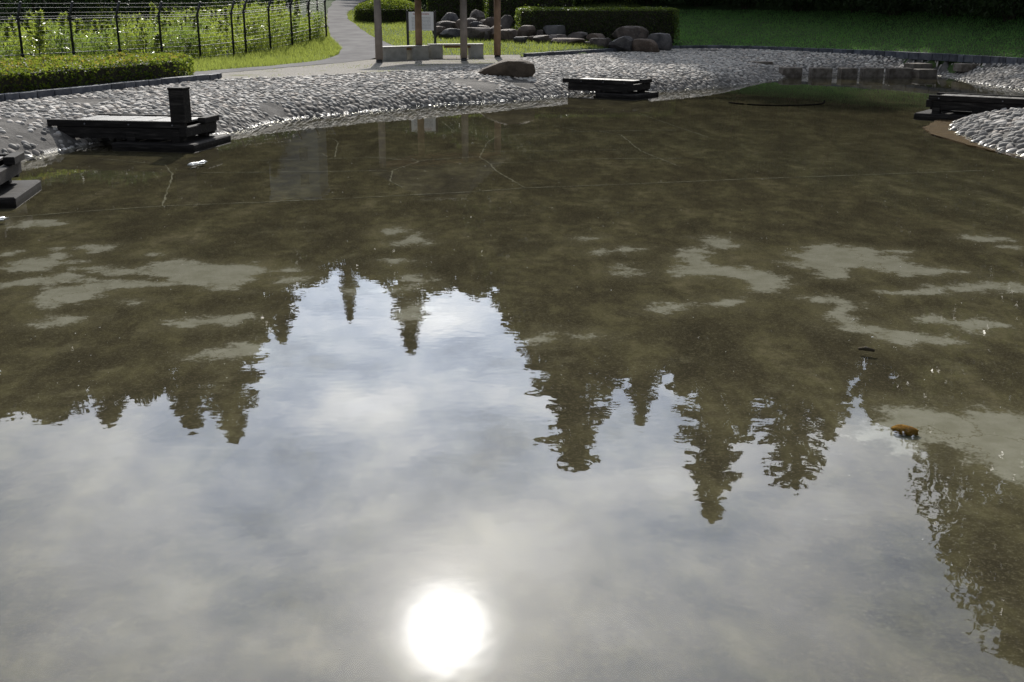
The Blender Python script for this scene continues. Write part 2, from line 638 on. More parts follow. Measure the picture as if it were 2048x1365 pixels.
wm = bpy.data.materials.new('water')
wm.use_nodes = True
t = wm.node_tree
t.nodes.clear()
p = geo_pos(t)
nA = noise_n(t, p, 2.2, 2, 0.45)
nB = noise_n(t, p, 9.0, 1, 0.5)
nC = noise_n(t, p, 24.0, 0, 0.5)
calm = mapr(t, noise_n(t, p, 0.22, 3, 0.5), 0.35, 0.65, 0.45, 1.3)
hgt = math_n(t, 'MULTIPLY', math_n(t, 'ADD', math_n(t, 'MULTIPLY', nA, 0.40), math_n(t, 'ADD', math_n(t, 'MULTIPLY', nB, 0.32), math_n(t, 'MULTIPLY', nC, 0.045))), calm)
bn = N(t, 'ShaderNodeBump')
setin(bn, Strength=1.0, Distance=0.0008)
t.links.new(hgt, bn.inputs['Height'])
gl = N(t, 'ShaderNodeBsdfGlossy')
gl.inputs['Roughness'].default_value = 0.012
t.links.new(bn.outputs[0], gl.inputs['Normal'])
tr = N(t, 'ShaderNodeBsdfTransparent')
tr.inputs[0].default_value = (0.93, 0.92, 0.86, 1)
# Fresnel reflectance of water, the same from above and below the thin sheet
gi = N(t, 'ShaderNodeNewGeometry')
dv = N(t, 'ShaderNodeVectorMath', operation='DOT_PRODUCT')
t.links.new(bn.outputs[0], dv.inputs[0])
t.links.new(gi.outputs['Incoming'], dv.inputs[1])
c_w = math_n(t, 'MAXIMUM', math_n(t, 'ABSOLUTE', dv.outputs['Value']), 0.01)
g_w = math_n(t, 'SQRT', math_n(t, 'ADD', math_n(t, 'MULTIPLY', c_w, c_w), 1.333 ** 2 - 1))
gm, gp = math_n(t, 'SUBTRACT', g_w, c_w), math_n(t, 'ADD', g_w, c_w)
r1 = math_n(t, 'POWER', math_n(t, 'DIVIDE', gm, gp), 2.0)
r2 = math_n(t, 'DIVIDE', math_n(t, 'SUBTRACT', math_n(t, 'MULTIPLY', c_w, gp), 1.0), math_n(t, 'ADD', math_n(t, 'MULTIPLY', c_w, gm), 1.0))
refl_f = math_n(t, 'MULTIPLY', math_n(t, 'MULTIPLY', r1, 0.5), math_n(t, 'ADD', 1.0, math_n(t, 'MULTIPLY', r2, r2)), True)
ms = N(t, 'ShaderNodeMixShader')
t.links.new(refl_f, ms.inputs[0])
t.links.new(tr.outputs[0], ms.inputs[1])
t.links.new(gl.outputs[0], ms.inputs[2])
mo = N(t, 'ShaderNodeOutputMaterial')
t.links.new(ms.outputs[0], mo.inputs['Surface'])
MATS['water'] = wm


def f_sign(t, b):
    # rows of small dark print under a reddish heading, in the board's own x/z
    p = texco(t)
    sp = N(t, 'ShaderNodeSeparateXYZ')
    t.links.new(p, sp.inputs[0])
    X, Z = sp.outputs[0], sp.outputs[2]
    rows = math_n(t, 'FRACT', math_n(t, 'MULTIPLY', Z, 22.0))
    inrow = math_n(t, 'MULTIPLY', math_n(t, 'GREATER_THAN', rows, 0.25), math_n(t, 'LESS_THAN', rows, 0.72))
    q = N(t, 'ShaderNodeCombineXYZ')
    t.links.new(math_n(t, 'MULTIPLY', X, 70.0), q.inputs[0])
    t.links.new(math_n(t, 'FLOOR', math_n(t, 'MULTIPLY', Z, 22.0)), q.inputs[2])
    ch = math_n(t, 'GREATER_THAN', noise_n(t, q.outputs[0], 1.0, 2, 0.6), 0.46)
    mx = math_n(t, 'LESS_THAN', math_n(t, 'ABSOLUTE', X), 0.33)
    body = math_n(t, 'MULTIPLY', math_n(t, 'LESS_THAN', Z, 0.47), math_n(t, 'GREATER_THAN', Z, 0.06))
    txt = math_n(t, 'MULTIPLY', math_n(t, 'MULTIPLY', inrow, ch), math_n(t, 'MULTIPLY', mx, body))
    head = math_n(t, 'MULTIPLY', math_n(t, 'MULTIPLY', math_n(t, 'GREATER_THAN', Z, 0.52), math_n(t, 'LESS_THAN', Z, 0.575)), math_n(t, 'MULTIPLY', ch, math_n(t, 'LESS_THAN', math_n(t, 'ABSOLUTE', X), 0.28)))
    c = mix_c(t, math_n(t, 'MULTIPLY', txt, 0.6), (0.72, 0.73, 0.76), (0.10, 0.11, 0.14))
    c = mix_c(t, math_n(t, 'MULTIPLY', head, 0.7), c, (0.30, 0.06, 0.07))
    t.links.new(c, b.inputs['Base Color'])


pmat('sign_print', f_sign, 0.4, 0.4)

# ------------------------------------------------------------------ the lie of the land
SHORE = smooth_loop([(-7.77,17.54),(-7.46,18.93),(-7.29,19.64),(-6.3,20.2),(-5.32,20.8),(-4.96,23.36),(-3.7,24.77),(-2.09,26.89),(-0.3,27.86),(1.41,29.87),(2.15,31.08),(4.0,31.44),(5.44,32.57),(7.22,34.22),(8.61,36.27),(9.3,38.2),(11.5,39.3),(13.8,39.0),(14.6,38.0),(14.19,35.33),(14.39,31.62),(16,29.2),(19,27.6),(18,26.6),(14,26.3),(11.6,25.36),(10.45,24.43),(9.38,23.36),(8.67,21.92),(8.41,20.64),(8.19,18.79),(8.31,17.96),(8.8,16),(10,13),(11.5,9),(12,3),(9,-4),(0,-6),(-8,-5),(-11,2),(-10.5,9),(-9,13.5),(-8.2,16.2)], 1)
KERB_LEFT = [(-10.9,18.6),(-10.3,20.1),(-9.74,21.34),(-9.1,22.88),(-8.48,24.65),(-7.75,26.6),(-7.3,27.4),(-7.25,27.9)]
KERB_RIGHT = [(0.45,38.95),(1.9,40.7),(3.29,42.47),(4.5,43.7),(5.63,44.78),(6.36,45.78),(7.4,46.2),(8.67,46.3),(9.9,45.3),(11.1,43.83),(12.5,42.1),(13.8,40.38),(15.0,38.0),(16.03,35.49),(17.4,33.2),(19,31)]
LAND = KERB_LEFT + [(-5.4,28.75),(-3.1,31.26),(-1.1,33.71),(0.1,37.0)] + KERB_RIGHT + [(22,27),(21,20),(18,10),(16,2),(12,-8),(0,-10),(-12,-9),(-15,2),(-14,10),(-12.3,15.5)]
KR = [(0.3,38.9)] + KERB_RIGHT[2:] + [(22,27),(30,20)]


def ss(a, b, x):
    t_ = np.clip((x - a) / (b - a), 0, 1)
    return t_ * t_ * (3 - 2 * t_)


def terr(x, y):
    """height of the dry land outside the kerbs"""
    x = np.asarray(x, float)
    y = np.asarray(y, float)
    w = ss(1, 6, x)
    l = 0.055 * np.clip(y - 37.5, 0, None)
    kr = np.interp(x, [q[0] for q in KR], [q[1] for q in KR])
    r = 0.12 * np.clip(y - kr, 0, None)
    z = 0.55 + l * (1 - w) + r * w
    return np.minimum(z, 4.5 + 0.01 * (z - 4.5))


def bank(x, y):
    """height of the cobbled slope between the water line and the kerb"""
    x = np.asarray(x, float)
    y = np.asarray(y, float)
    ds = dist_poly(x, y, SHORE)
    dk = dist_poly(x, y, LAND)
    wet = inside(x, y, SHORE)
    t_ = ds / (ds + dk + 1e-6)
    # steep by the water, flattening out towards the kerb
    st = 0.55 + 0.10 * ss(-7.2, -5.0, x) + 1.2 * ss(6.0, 9.0, x) * ss(29.5, 33.0, y)
    z = 0.44 * (1 - np.exp(-ds / st)) * (0.9 + 0.2 * n2(x, y, 0.5, 2, 3.1)) + 0.10 * t_
    z = z * (1 - 0.32 * ss(7.0, 8.0, x) * (1 - ss(26.0, 27.0, y)))
    z = z * (1 - t_ ** 6) + 0.545 * t_ ** 6
    return np.where(wet, np.maximum(-0.55 * ds, -0.3), z)


def ground(x, y):
    x = np.asarray(x, float)
    y = np.asarray(y, float)
    return np.where(inside(x, y, LAND), bank(x, y), terr(x, y))


def gz(x, y):
    return float(ground(np.array([x]), np.array([y]))[0])


def grid(xs, ys, zf):
    X, Y = np.meshgrid(xs, ys)
    x, y = X.ravel(), Y.ravel()
    z = zf(x, y)
    nx, ny = len(xs), len(ys)
    i = np.arange(nx * ny).reshape(ny, nx)
    f = np.stack([i[:-1, :-1].ravel(), i[:-1, 1:].ravel(), i[1:, 1:].ravel(), i[1:, :-1].ravel()], 1)
    return np.stack([x, y, z], 1), f


def gz_sheet(x, y):
    i_ = inside(x, y, LAND)
    zz_ = np.where(i_, bank(x, y) - 0.12, terr(x, y) - 0.015)
    return np.where(i_ & inside(x, y, SHORE), np.minimum(zz_, -0.35), zz_)


xs = np.concatenate([np.linspace(-700, -60, 12)[:-1], np.linspace(-60, -24, 13)[:-1], np.arange(-24, 26, 0.5), np.linspace(26, 60, 13), np.linspace(60, 700, 12)[1:]])
ys = np.concatenate([np.linspace(-400, -14, 8)[:-1], np.arange(-14, 62, 0.5), np.linspace(62, 130, 30), np.linspace(130, 900, 12)[1:]])
v_, f_ = grid(xs, ys, gz_sheet)
obj('ground', mesh_np('ground', v_, f_, True), mat=MATS['turf'], kind='structure')

# pond floor with the field of the bare concrete patches
PATCH = [[(-5.65,12.15),(-5.66,12.44),(-5.51,12.56),(-5.28,12.62),(-5.09,12.32),(-5.23,12.21),(-5.45,12.15)],[(-4.43,11.11),(-4.41,11.21),(-4.25,11.11),(-4.1,11.21),(-4.14,11.02),(-4.19,10.81),(-4.26,10.88)],[(-5.09,10.69),(-5.1,10.85),(-4.97,10.92),(-5.01,10.78)],[(-4.93,10.35),(-4.74,10.56),(-4.56,10.61),(-4.55,10.83),(-4.43,10.81),(-4.4,10.65),(-4.45,10.52),(-4.2,10.43),(-4.3,10.35),(-4.42,10.27),(-4.42,10.06),(-4.63,10.08),(-4.88,10.22)],[(-4.17,10.18),(-3.94,10.22),(-3.71,10.1),(-3.52,10.1),(-3.42,10.27),(-3.36,10.52),(-3.24,10.56),(-3.12,10.39),(-2.84,10.37),(-2.45,10.31),(-2.33,10.06),(-2.36,9.83),(-2.42,9.61),(-2.5,9.39),(-2.67,9.43),(-2.81,9.57),(-3.0,9.61),(-3.09,9.61),(-3.18,9.83),(-3.48,9.98),(-3.73,9.94),(-3.91,10.06)],[(-3.09,9.61),(-3.05,9.53),(-3.21,9.48),(-3.41,9.45),(-3.56,9.48),(-3.53,9.32),(-3.6,9.19),(-3.66,8.99),(-3.74,8.89),(-3.77,8.77),(-3.92,8.89),(-4.07,8.92),(-4.07,9.19),(-4.1,9.46),(-3.96,9.5),(-3.8,9.61),(-3.75,9.72),(-3.63,9.66),(-3.39,9.7)],[(-4.57,9.53),(-4.38,9.72),(-4.13,9.98),(-4.01,9.83),(-3.82,9.74),(-3.78,9.61),(-4.08,9.64),(-4.25,9.61),(-4.53,9.45)],[(-3.25,8.96),(-3.2,9.02),(-3.15,8.97),(-3.2,8.91)],[(-3.76,8.35),(-3.7,8.47),(-3.39,8.44),(-3.41,8.33),(-3.55,8.22),(-3.65,8.22)],[(-2.71,8.33),(-2.58,8.38),(-2.36,8.5),(-2.14,8.56),(-2.12,8.33),(-2.44,8.22),(-2.6,8.22)],[(-2.24,7.46),(-2.13,7.6),(-1.95,7.75),(-1.83,7.7),(-1.76,7.51),(-1.96,7.46),(-2.03,7.42)],[(-3.67,10.81),(-3.53,10.88),(-3.49,10.76),(-3.61,10.74)],[(-2.26,10.06),(-2.07,10.14),(-2.07,10.05),(-2.2,10.05)],[(-2.13,9.72),(-2.02,9.89),(-1.9,9.79),(-1.94,9.64),(-2.04,9.61)],[(-4.71,10.97),(-4.63,11.03),(-4.63,10.92)],[(-1.37,11.72),(-1.35,12.06),(-1.28,12.15),(-1.24,11.92),(-1.28,11.72)],[(-1.3,11.22),(-1.15,11.46),(-1.09,11.76),(-1.02,11.79),(-1.05,11.46),(-0.86,11.31),(-1.07,11.25)],[(-1.24,10.46),(-1.11,10.55),(-1.03,10.46),(-1.14,10.37)],[(-1.02,9.87),(-0.96,9.92),(-0.87,9.76),(-0.77,9.69),(-0.88,9.62),(-0.98,9.69)],[(-1.42,9.31),(-1.1,9.42),(-0.94,9.52),(-0.79,9.59),(-0.76,9.46),(-0.93,9.35),(-1.24,9.26)],[(-0.96,8.65),(-0.8,8.92),(-0.72,8.84),(-0.7,8.33),(-0.76,8.36),(-0.86,8.4)],[(0.63,11.56),(0.92,11.55),(0.78,11.46)],[(0.85,10.98),(0.96,11.1),(0.99,10.86),(0.84,10.81)],[(1.05,11.0),(1.19,11.1),(1.32,11.04),(1.16,10.83)],[(0.96,9.92),(1.04,10.27),(1.08,10.07),(1.23,9.97),(1.11,9.87)],[(0.5,7.94),(0.58,8.02),(0.63,7.95),(0.55,7.86)],[(0.17,7.93),(0.26,7.99),(0.28,7.86),(0.18,7.8)],[(1.47,10.0),(1.61,10.2),(1.62,10.45),(1.76,10.93),(1.97,11.04),(1.91,10.6),(1.88,10.34),(2.0,10.24),(2.22,10.2),(2.37,10.05),(2.47,9.91),(2.44,9.59),(2.26,9.29),(2.13,9.35),(2.09,9.55),(2.04,9.77),(1.82,9.86),(1.49,9.88)],[(1.96,11.52),(2.12,11.6),(2.28,11.52),(2.29,11.16),(2.12,11.04),(2.06,11.27)],[(2.63,10.4),(2.87,10.55),(2.77,10.82),(2.97,10.93),(3.1,11.16),(3.24,11.21),(3.4,11.16),(3.62,11.1),(3.73,10.98),(4.02,10.93),(3.69,10.85),(3.58,10.71),(3.82,10.6),(3.82,10.4),(3.91,10.2),(4.14,10.15),(4.18,10.0),(3.92,9.91),(3.64,9.86),(3.51,10.0),(3.35,10.2),(3.17,10.2),(3.01,9.82),(2.88,9.82),(2.84,10.15),(2.69,10.29)],[(1.16,8.64),(1.27,8.86),(1.45,8.9),(1.48,8.82),(1.33,8.75),(1.2,8.64)],[(1.68,8.86),(1.82,9.05),(1.95,8.97),(1.87,8.86)],[(2.51,9.09),(2.7,9.15),(2.85,9.09),(2.85,8.86),(2.76,8.71),(2.68,8.57),(2.71,8.36),(2.87,8.26),(2.99,8.06),(3.12,7.98),(3.27,7.94),(3.26,7.79),(3.04,7.76),(2.93,7.74),(2.81,7.85),(2.72,8.03),(2.61,8.09),(2.56,8.29),(2.53,8.5),(2.56,8.6),(2.66,8.71),(2.69,8.9),(2.57,8.97)],[(3.26,8.46),(3.41,8.53),(3.53,8.39),(3.74,8.39),(3.83,8.26),(3.74,8.13),(3.51,8.06),(3.45,8.22),(3.31,8.36)],[(3.18,9.29),(3.37,9.25),(3.67,9.34),(3.71,9.51),(3.86,9.46),(4.09,9.55),(4.34,9.59),(4.58,9.55),(4.47,9.29),(4.15,9.4),(3.79,9.27),(3.25,9.21)],[(4.85,11.64),(5.09,11.68),(5.33,11.58),(5.26,11.43),(4.92,11.39)],[(5.09,11.1),(5.24,11.1),(5.16,10.96)],[(2.18,6.19),(2.42,6.43),(2.6,6.41),(2.68,6.27),(2.87,6.37),(2.96,6.31),(3.32,6.31),(2.76,5.12),(2.69,5.29),(2.61,5.39),(2.59,5.51),(2.57,5.61),(2.56,5.85),(2.41,5.88),(2.33,5.85),(2.24,5.68),(2.14,5.66),(2.12,5.74),(2.08,5.88),(1.98,5.96)]]
CRACK = [[(-0.22,21.1),(-0.45,19.96),(-0.46,19.43),(-0.53,18.0),(-0.33,17.15),(-0.27,16.63),(-0.12,16.02),(0.17,14.91)],[(-3.29,13.71),(-2.17,14.04),(-0.56,14.55),(0.17,14.87),(1.44,15.16),(3.39,15.67),(7.05,16.5)],[(-4.17,17.57),(-3.04,17.79),(-2.27,17.91),(-1.49,17.57),(-0.57,18.03)],[(-0.36,17.23),(1.36,17.77),(2.79,17.85)],[(-0.2,21.02),(0.78,21.42),(1.37,21.72),(3.26,21.93)],[(0.83,22.83),(1.36,21.59),(1.66,21.8),(2.07,21.1),(2.1,20.51),(2.18,18.77),(2.57,16.89)],[(2.87,25.42),(3.09,24.06),(3.37,22.37),(3.67,20.7)],[(-1.49,14.91),(-1.71,15.45),(-1.79,16.5),(-1.48,17.43),(-1.63,17.85),(-2.4,18.0)],[(-3.7,19.6),(-3.49,20.51),(-3.31,20.51),(-3.13,19.96),(-2.89,18.0)],[(-3.24,18.3),(-3.19,18.45),(-2.99,18.0)],[(-1.48,23.55),(-1.17,21.93),(-0.71,20.98)],[(-0.38,18.7),(0.57,18.77),(1.78,18.93)],[(-4.59,16.26),(-2.81,16.38),(-1.88,16.5)],[(-5.98,12.69),(-5.25,13.08),(-4.32,13.49),(-3.3,13.73)],[(-4.32,13.49),(-4.96,16.08),(-5.38,17.12),(-6.64,17.8)]]
FLOOR_Z = -0.06
xs = np.concatenate([np.linspace(-16, -6.3, 15)[:-1], np.arange(-6.3, 6.3, 0.06), np.linspace(6.3, 24, 24)])
ys = np.concatenate([np.linspace(-9, 3.2, 10)[:-1], np.arange(3.2, 13.2, 0.06), np.linspace(13.2, 42, 50)])
v_, f_ = grid(xs, ys, lambda x, y: np.full(x.shape, FLOOR_Z))
fm = mesh_np('pond_floor', v_, f_, True)
near = (v_[:, 1] > 3) & (v_[:, 1] < 13.3) & (np.abs(v_[:, 0]) < 6.5)
sd = np.full(len(v_), -1.0)
px, py = v_[near, 0], v_[near, 1]
acc = np.full(px.shape, -1.0)
for poly in PATCH:
    cx = np.array([q[0] for q in poly])
    cy = np.array([q[1] for q in poly])
    bb = (px > cx.min() - 0.5) & (px < cx.max() + 0.5) & (py > cy.min() - 0.5) & (py < cy.max() + 0.5)
    d = dist_poly(px[bb], py[bb], poly)
    acc[bb] = np.maximum(acc[bb], np.where(inside(px[bb], py[bb], poly), d, -d))
sd[near] = acc
at = fm.attributes.new('bare', 'FLOAT', 'POINT')
at.data.foreach_set('value', sd.astype(np.float32))
pond_floor = obj('pond_floor', fm, mat=MATS['pond_concrete'], kind='structure')


def ribbon(pts, w, jag, z):
    pts = resample([(a, b, 0) for a, b in pts], 0.12)
    n = len(pts)
    L, R = [], []
    for i, q in enumerate(pts):
        d = (pts[min(i + 1, n - 1)] - pts[max(i - 1, 0)]).normalized()
        nn = Vector((-d.y, d.x, 0))
        o = nn * random.uniform(-jag, jag)
        ww = w * random.uniform(0.35, 1.3)
        L.append(q + o + nn * ww + Vector((0, 0, z)))
        R.append(q + o - nn * ww + Vector((0, 0, z)))
    vv = [tuple(a) for a in L] + [tuple(a) for a in R]
    ff = [(i, i + 1, n + i + 1, n + i) for i in range(n - 1)]
    return mesh_np('seam', np.array(vv), np.array(ff))


for k, c in enumerate(CRACK):
    straight = k in (1, 2, 3, 4, 11, 12, 13)
    obj('joint_line' if straight else 'crack_line', ribbon(c, 0.018 if straight else 0.012, 0.004 if straight else 0.010, FLOOR_Z + 0.004), pond_floor, MATS['seam'])

# water
xs = np.linspace(-16, 24, 41)
ys = np.linspace(-9, 42, 52)
v_, f_ = grid(xs, ys, lambda x, y: np.zeros(x.shape))
cxy = v_[f_].mean(1)
keep = inside(cxy[:, 0], cxy[:, 1], LAND)
obj('water', mesh_np('water', v_, f_[keep], True), mat=MATS['water'], kind='structure')

# ------------------------------------------------------------------ cobbled banks
PEN = [(7, 10), (7, 23.2), (9.4, 25.3), (11.5, 26.0), (14, 26.9), (24, 27.2), (24, 0), (9, 0)]
xs = np.arange(-12.5, 23.5, 0.25)
ys = np.arange(11, 47.5, 0.25)
v_, f_ = grid(xs, ys, bank)
c = v_[f_].mean(1)
ds = dist_poly(c[:, 0], c[:, 1], SHORE)
dk = dist_poly(c[:, 0], c[:, 1], LAND)
inl = inside(c[:, 0], c[:, 1], LAND)
ins = inside(c[:, 0], c[:, 1], SHORE)
keep = (inl | (dk < 0.25)) & (~ins | (ds < 0.8))
pen = inside(c[:, 0], c[:, 1], PEN)
v_[:, 2] = np.where(inside(v_[:, 0], v_[:, 1], LAND), v_[:, 2], np.minimum(v_[:, 2], 0.545))


def submesh(name, keepf):
    ff = f_[keepf]
    u, inv = np.unique(ff, return_inverse=True)
    return mesh_np(name, v_[u], inv.reshape(ff.shape), True)


bank_o = obj('cobble_bank', submesh('cobble_bank', keep & ~pen), mat=MATS['mortar'], kind='structure')
pen_o = obj('cobble_peninsula', submesh('cobble_peninsula', keep & pen), mat=MATS['mortar'], kind='structure')


def dome(seg, rings, seed):
    r = np.random.default_rng(seed)
    vv = []
    lump = 1 + r.uniform(-0.14, 0.14, seg)
    for i in range(rings):
        a = -0.25 + (math.pi / 2 + 0.25) * i / rings
        for k in range(seg):
            th = 2 * math.pi * k / seg
            vv.append((math.cos(a) ** 0.8 * math.cos(th) * lump[k] if math.cos(a) > 0 else 0, math.cos(a) ** 0.8 * math.sin(th) * lump[k], 1 - (1 - max(math.sin(a), -0.3)) ** 2 if math.sin(a) > 0 else math.sin(a) * 2))
    vv.append((0, 0, 1.02))
    ff4, ff3 = [], []
    for i in range(rings - 1):
        for k in range(seg):
            ff4.append((i * seg + k, i * seg + (k + 1) % seg, (i + 1) * seg + (k + 1) % seg, (i + 1) * seg + k))
    b0 = (rings - 1) * seg
    for k in range(seg):
        ff3.append((b0 + k, b0 + (k + 1) % seg, len(vv) - 1))
    return np.array(vv), np.array(ff4), np.array(ff3)


DOMES = [dome(9, 3, s) for s in range(6)]
DOME_ME = []
for vv, f4, f3 in DOMES:
    me = mesh_np('cobble', vv, [f4, f3], True)
    me.materials.append(MATS['cobble_stone'])
    DOME_ME.append(me)


def in_view(x, y, margin=1.12):
    return (np.abs(x) < 0.505 * margin * y + 0.4) & (y > 11)


def scatter_cobbles(area_is_pen, sp):
    gx = np.arange(-12.5, 23.5, sp)
    gy = np.arange(11, 47.3, sp * 0.8)
    X, Y = np.meshgrid(gx, gy)
    X = X + (np.arange(len(gy)) % 2)[:, None] * sp * 0.5
    x = X.ravel() + rng.uniform(-.36, .36, X.size) * sp
    y = Y.ravel() + rng.uniform(-.30, .30, X.size) * sp
    k = in_view(x, y) & inside(x, y, LAND)
    x, y = x[k], y[k]
    k = inside(x, y, PEN) == area_is_pen
    x, y = x[k], y[k]
    ds_ = dist_poly(x, y, SHORE)
    ins_ = inside(x, y, SHORE)
    k = ~ins_ | (ds_ < 0.12)
    x, y, ds_ = x[k], y[k], ds_[k]
    dk_ = dist_poly(x, y, LAND)
    # places where the stones have come away and the mortar shows
    h = n2(x, y, 0.55, 3, 9.4)
    left = np.exp(-(((x + 8.2) / 0.8) ** 2 + ((y - 18.3) / 1.2) ** 2))
    gone = ((h + 0.16 * left > 0.715) | ((rng.random(len(x)) < 0.5) & (left > 0.3))) & (dk_ > 0.7)
    for (qx, qy, r) in ((-1.2, 29.0, .42), (-0.75, 28.75, .40), (0.25, 29.7, .36), (-2.6, 28.4, .22), (-5.05, 23.7, .3)):
        gone |= ((x - qx) ** 2 + ((y - qy) / 1.3) ** 2 < r * r)
    if area_is_pen:
        gone[:] = False
    k = ~gone & (dk_ > 0.05)
    return x[k], y[k]


def cobbles(parent, x, y, sp, n_single):
    n = len(x)
    z = bank(x, y)
    e = 0.08
    gx_ = (bank(x + e, y) - z) / e
    gy_ = (bank(x, y + e) - z) / e
    big_ = rng.uniform(0.62, 1.15, n) * np.where(rng.random(n) < 0.06, 1.35, 1.0)
    a = sp * rng.uniform(0.42, 0.56, n) * big_
    b_ = sp * rng.uniform(0.30, 0.40, n) * big_
    hgt_ = sp * (rng.uniform(0.15, 0.30, n) if sp < 0.16 else rng.uniform(0.20, 0.36, n))
    rot = rng.uniform(-1.25, 1.25, n) if sp < 0.16 else rng.normal(0, 0.5, n)
    kind_ = rng.integers(0, 6, n)
    tone = rng.random(n)
    seen = in_view(x, y, 0.98)
    order = np.argsort(np.where(seen, np.hypot(x, y), 1e6))
    single = np.zeros(n, bool)
    single[order[:n_single]] = True
    tl = rng.normal(0, 0.12, (n, 2))
    for i in np.nonzero(single)[0]:
        o = obj('cobble', DOME_ME[kind_[i]], parent)
        o.location = (x[i], y[i], z[i] - 0.012)
        o.rotation_euler = (math.atan(gy_[i]) + tl[i, 0], -math.atan(gx_[i]) + tl[i, 1], rot[i])
        o.scale = (a[i], b_[i], hgt_[i])
    V, F4, F3, T = [], [], [], []
    base = 0
    for kk in range(6):
        idx = np.nonzero(~single & (kind_ == kk))[0]
        vv, f4, f3 = DOMES[kk]
        m = len(idx)
        if not m:
            continue
        P = vv[None] * np.stack([a[idx], b_[idx], hgt_[idx]], 1)[:, None, :]
        cs, sn = np.cos(rot[idx])[:, None], np.sin(rot[idx])[:, None]
        wx = P[..., 0] * cs - P[..., 1] * sn
        wy = P[..., 0] * sn + P[..., 1] * cs
        wz = P[..., 2] + wx * (gx_[idx] + tl[idx, 0])[:, None] + wy * (gy_[idx] + tl[idx, 1])[:, None]
        P = np.stack([wx + x[idx][:, None], wy + y[idx][:, None], wz + z[idx][:, None] - 0.012], 2)
        nv = len(vv)
        off = base + np.arange(m)[:, None, None] * nv
        V.append(P.reshape(-1, 3))
        F4.append((f4[None] + off).reshape(-1, 4))
        F3.append((f3[None] + off).reshape(-1, 3))
        T.append(np.repeat(tone[idx], nv))
        base += m * nv
    me = mesh_np('cobble_setting', np.concatenate(V), [np.concatenate(F4), np.concatenate(F3)], True)
    at_ = me.attributes.new('tone', 'FLOAT', 'POINT')
    at_.data.foreach_set('value', np.concatenate(T).astype(np.float32))
    obj('cobble_setting', me, parent, MATS['cobble_stone'], 'stuff')
    return n


x, y = scatter_cobbles(False, 0.152)
cobbles(bank_o, x, y, 0.152, 300)
x, y = scatter_cobbles(True, 0.19)
cobbles(pen_o, x, y, 0.19, 300)

# brown algae-covered apron under the water round the peninsula's tip
ap = [(11.2,25.5),(9.9,24.75),(8.9,23.45),(8.2,22.2),(7.95,21.1),(7.98,19.39),(8.15,18.0),(8.5,16.0)]
inn = [(11.3,24.9),(10.3,24.1),(9.5,23.2),(8.95,21.9),(8.7,20.64),(8.5,18.79),(8.6,17.96),(9.0,16.0)]
mb = MB()
A = resample([(a, b, -0.03) for a, b in ap], 0.25)
nA_ = len(A)
B = [Vector((np.interp(i / (nA_ - 1), np.linspace(0, 1, len(inn)), [q[0] for q in inn]), np.interp(i / (nA_ - 1), np.linspace(0, 1, len(inn)), [q[1] for q in inn]), -0.02)) for i in range(nA_)]
vv = [tuple(q + Vector((random.uniform(-.03, .03), random.uniform(-.03, .03), 0))) for q in A] + [tuple(q) for q in B] + [(q.x, q.y, -0.09) for q in A]
ff = [(i, i + 1, nA_ + i + 1, nA_ + i) for i in range(nA_ - 1)] + [(i, 2 * nA_ + i, 2 * nA_ + i + 1, i + 1) for i in range(nA_ - 1)]
mb.faces(vv, ff)
mb.build('submerged_apron', MATS['apron'], pen_o)

# ------------------------------------------------------------------ path, gravel court, kerbs
def strip(L, R, lift, name, mat, cross=6, parent=None):
    n = 60
    def rs(P):
        P = [Vector((a, b, 0)) for a, b in P]
        d = [0]
        for a, b in zip(P, P[1:]):
            d.append(d[-1] + (b - a).length)
        s = np.linspace(0, d[-1], n)
        return np.interp(s, d, [q.x for q in P]), np.interp(s, d, [q.y for q in P])
    lx, ly = rs(L)
    rx, ry = rs(R)
    vv = []
    for j in range(cross + 1):
        w = j / cross
        ex = (rng.uniform(-.06, .06, n) if j in (0, cross) else np.zeros(n))
        x = lx * (1 - w) + rx * w + ex
        y = ly * (1 - w) + ry * w
        vv.append(np.stack([x, y, terr(x, y) + lift], 1))
    vv = np.concatenate(vv)
    i = np.arange(n * (cross + 1)).reshape(cross + 1, n)
    ff = np.stack([i[:-1, :-1].ravel(), i[:-1, 1:].ravel(), i[1:, 1:].ravel(), i[1:, :-1].ravel()], 1)
    return obj(name, mesh_np(name, vv, ff, True), parent, mat, 'structure')


PATH_L = [(-13.5,26.5),(-10.2,29.3),(-8.56,30.42),(-8.01,31.57),(-7.03,33.61),(-6.19,36.54),(-5.99,38.97),(-6.13,41.1),(-7.31,45.83),(-8.45,52.38),(-10.13,63.08),(-11.0,71),(-11.5,80)]
PATH_R = [(-12.6,25.2),(-9.4,28.1),(-8.15,28.95),(-7.0,31.5),(-5.8,34.1),(-4.7,36.8),(-4.25,39.5),(-4.32,42.06),(-5.79,46.53),(-7.92,55.52),(-8.63,59.83),(-9.15,68.7),(-9.3,80)]
strip(PATH_L, PATH_R, 0.012, 'path', MATS['asphalt'])
COURT_L = [(-8.3,28.9),(-7.0,31.5),(-5.8,34.1),(-4.8,36.8),(-4.0,38.4),(-2.2,38.75),(-1.0,38.8),(0.3,38.9)]
COURT_R = [(-7.35,27.45),(-5.33,28.60),(-4.2,29.8),(-3.0,31.1),(-1.9,32.5),(-1.0,33.6),(-0.3,35.4),(0.25,37.0)]
strip(COURT_L, COURT_R, 0.004, 'gravel_court', MATS['gravel'])


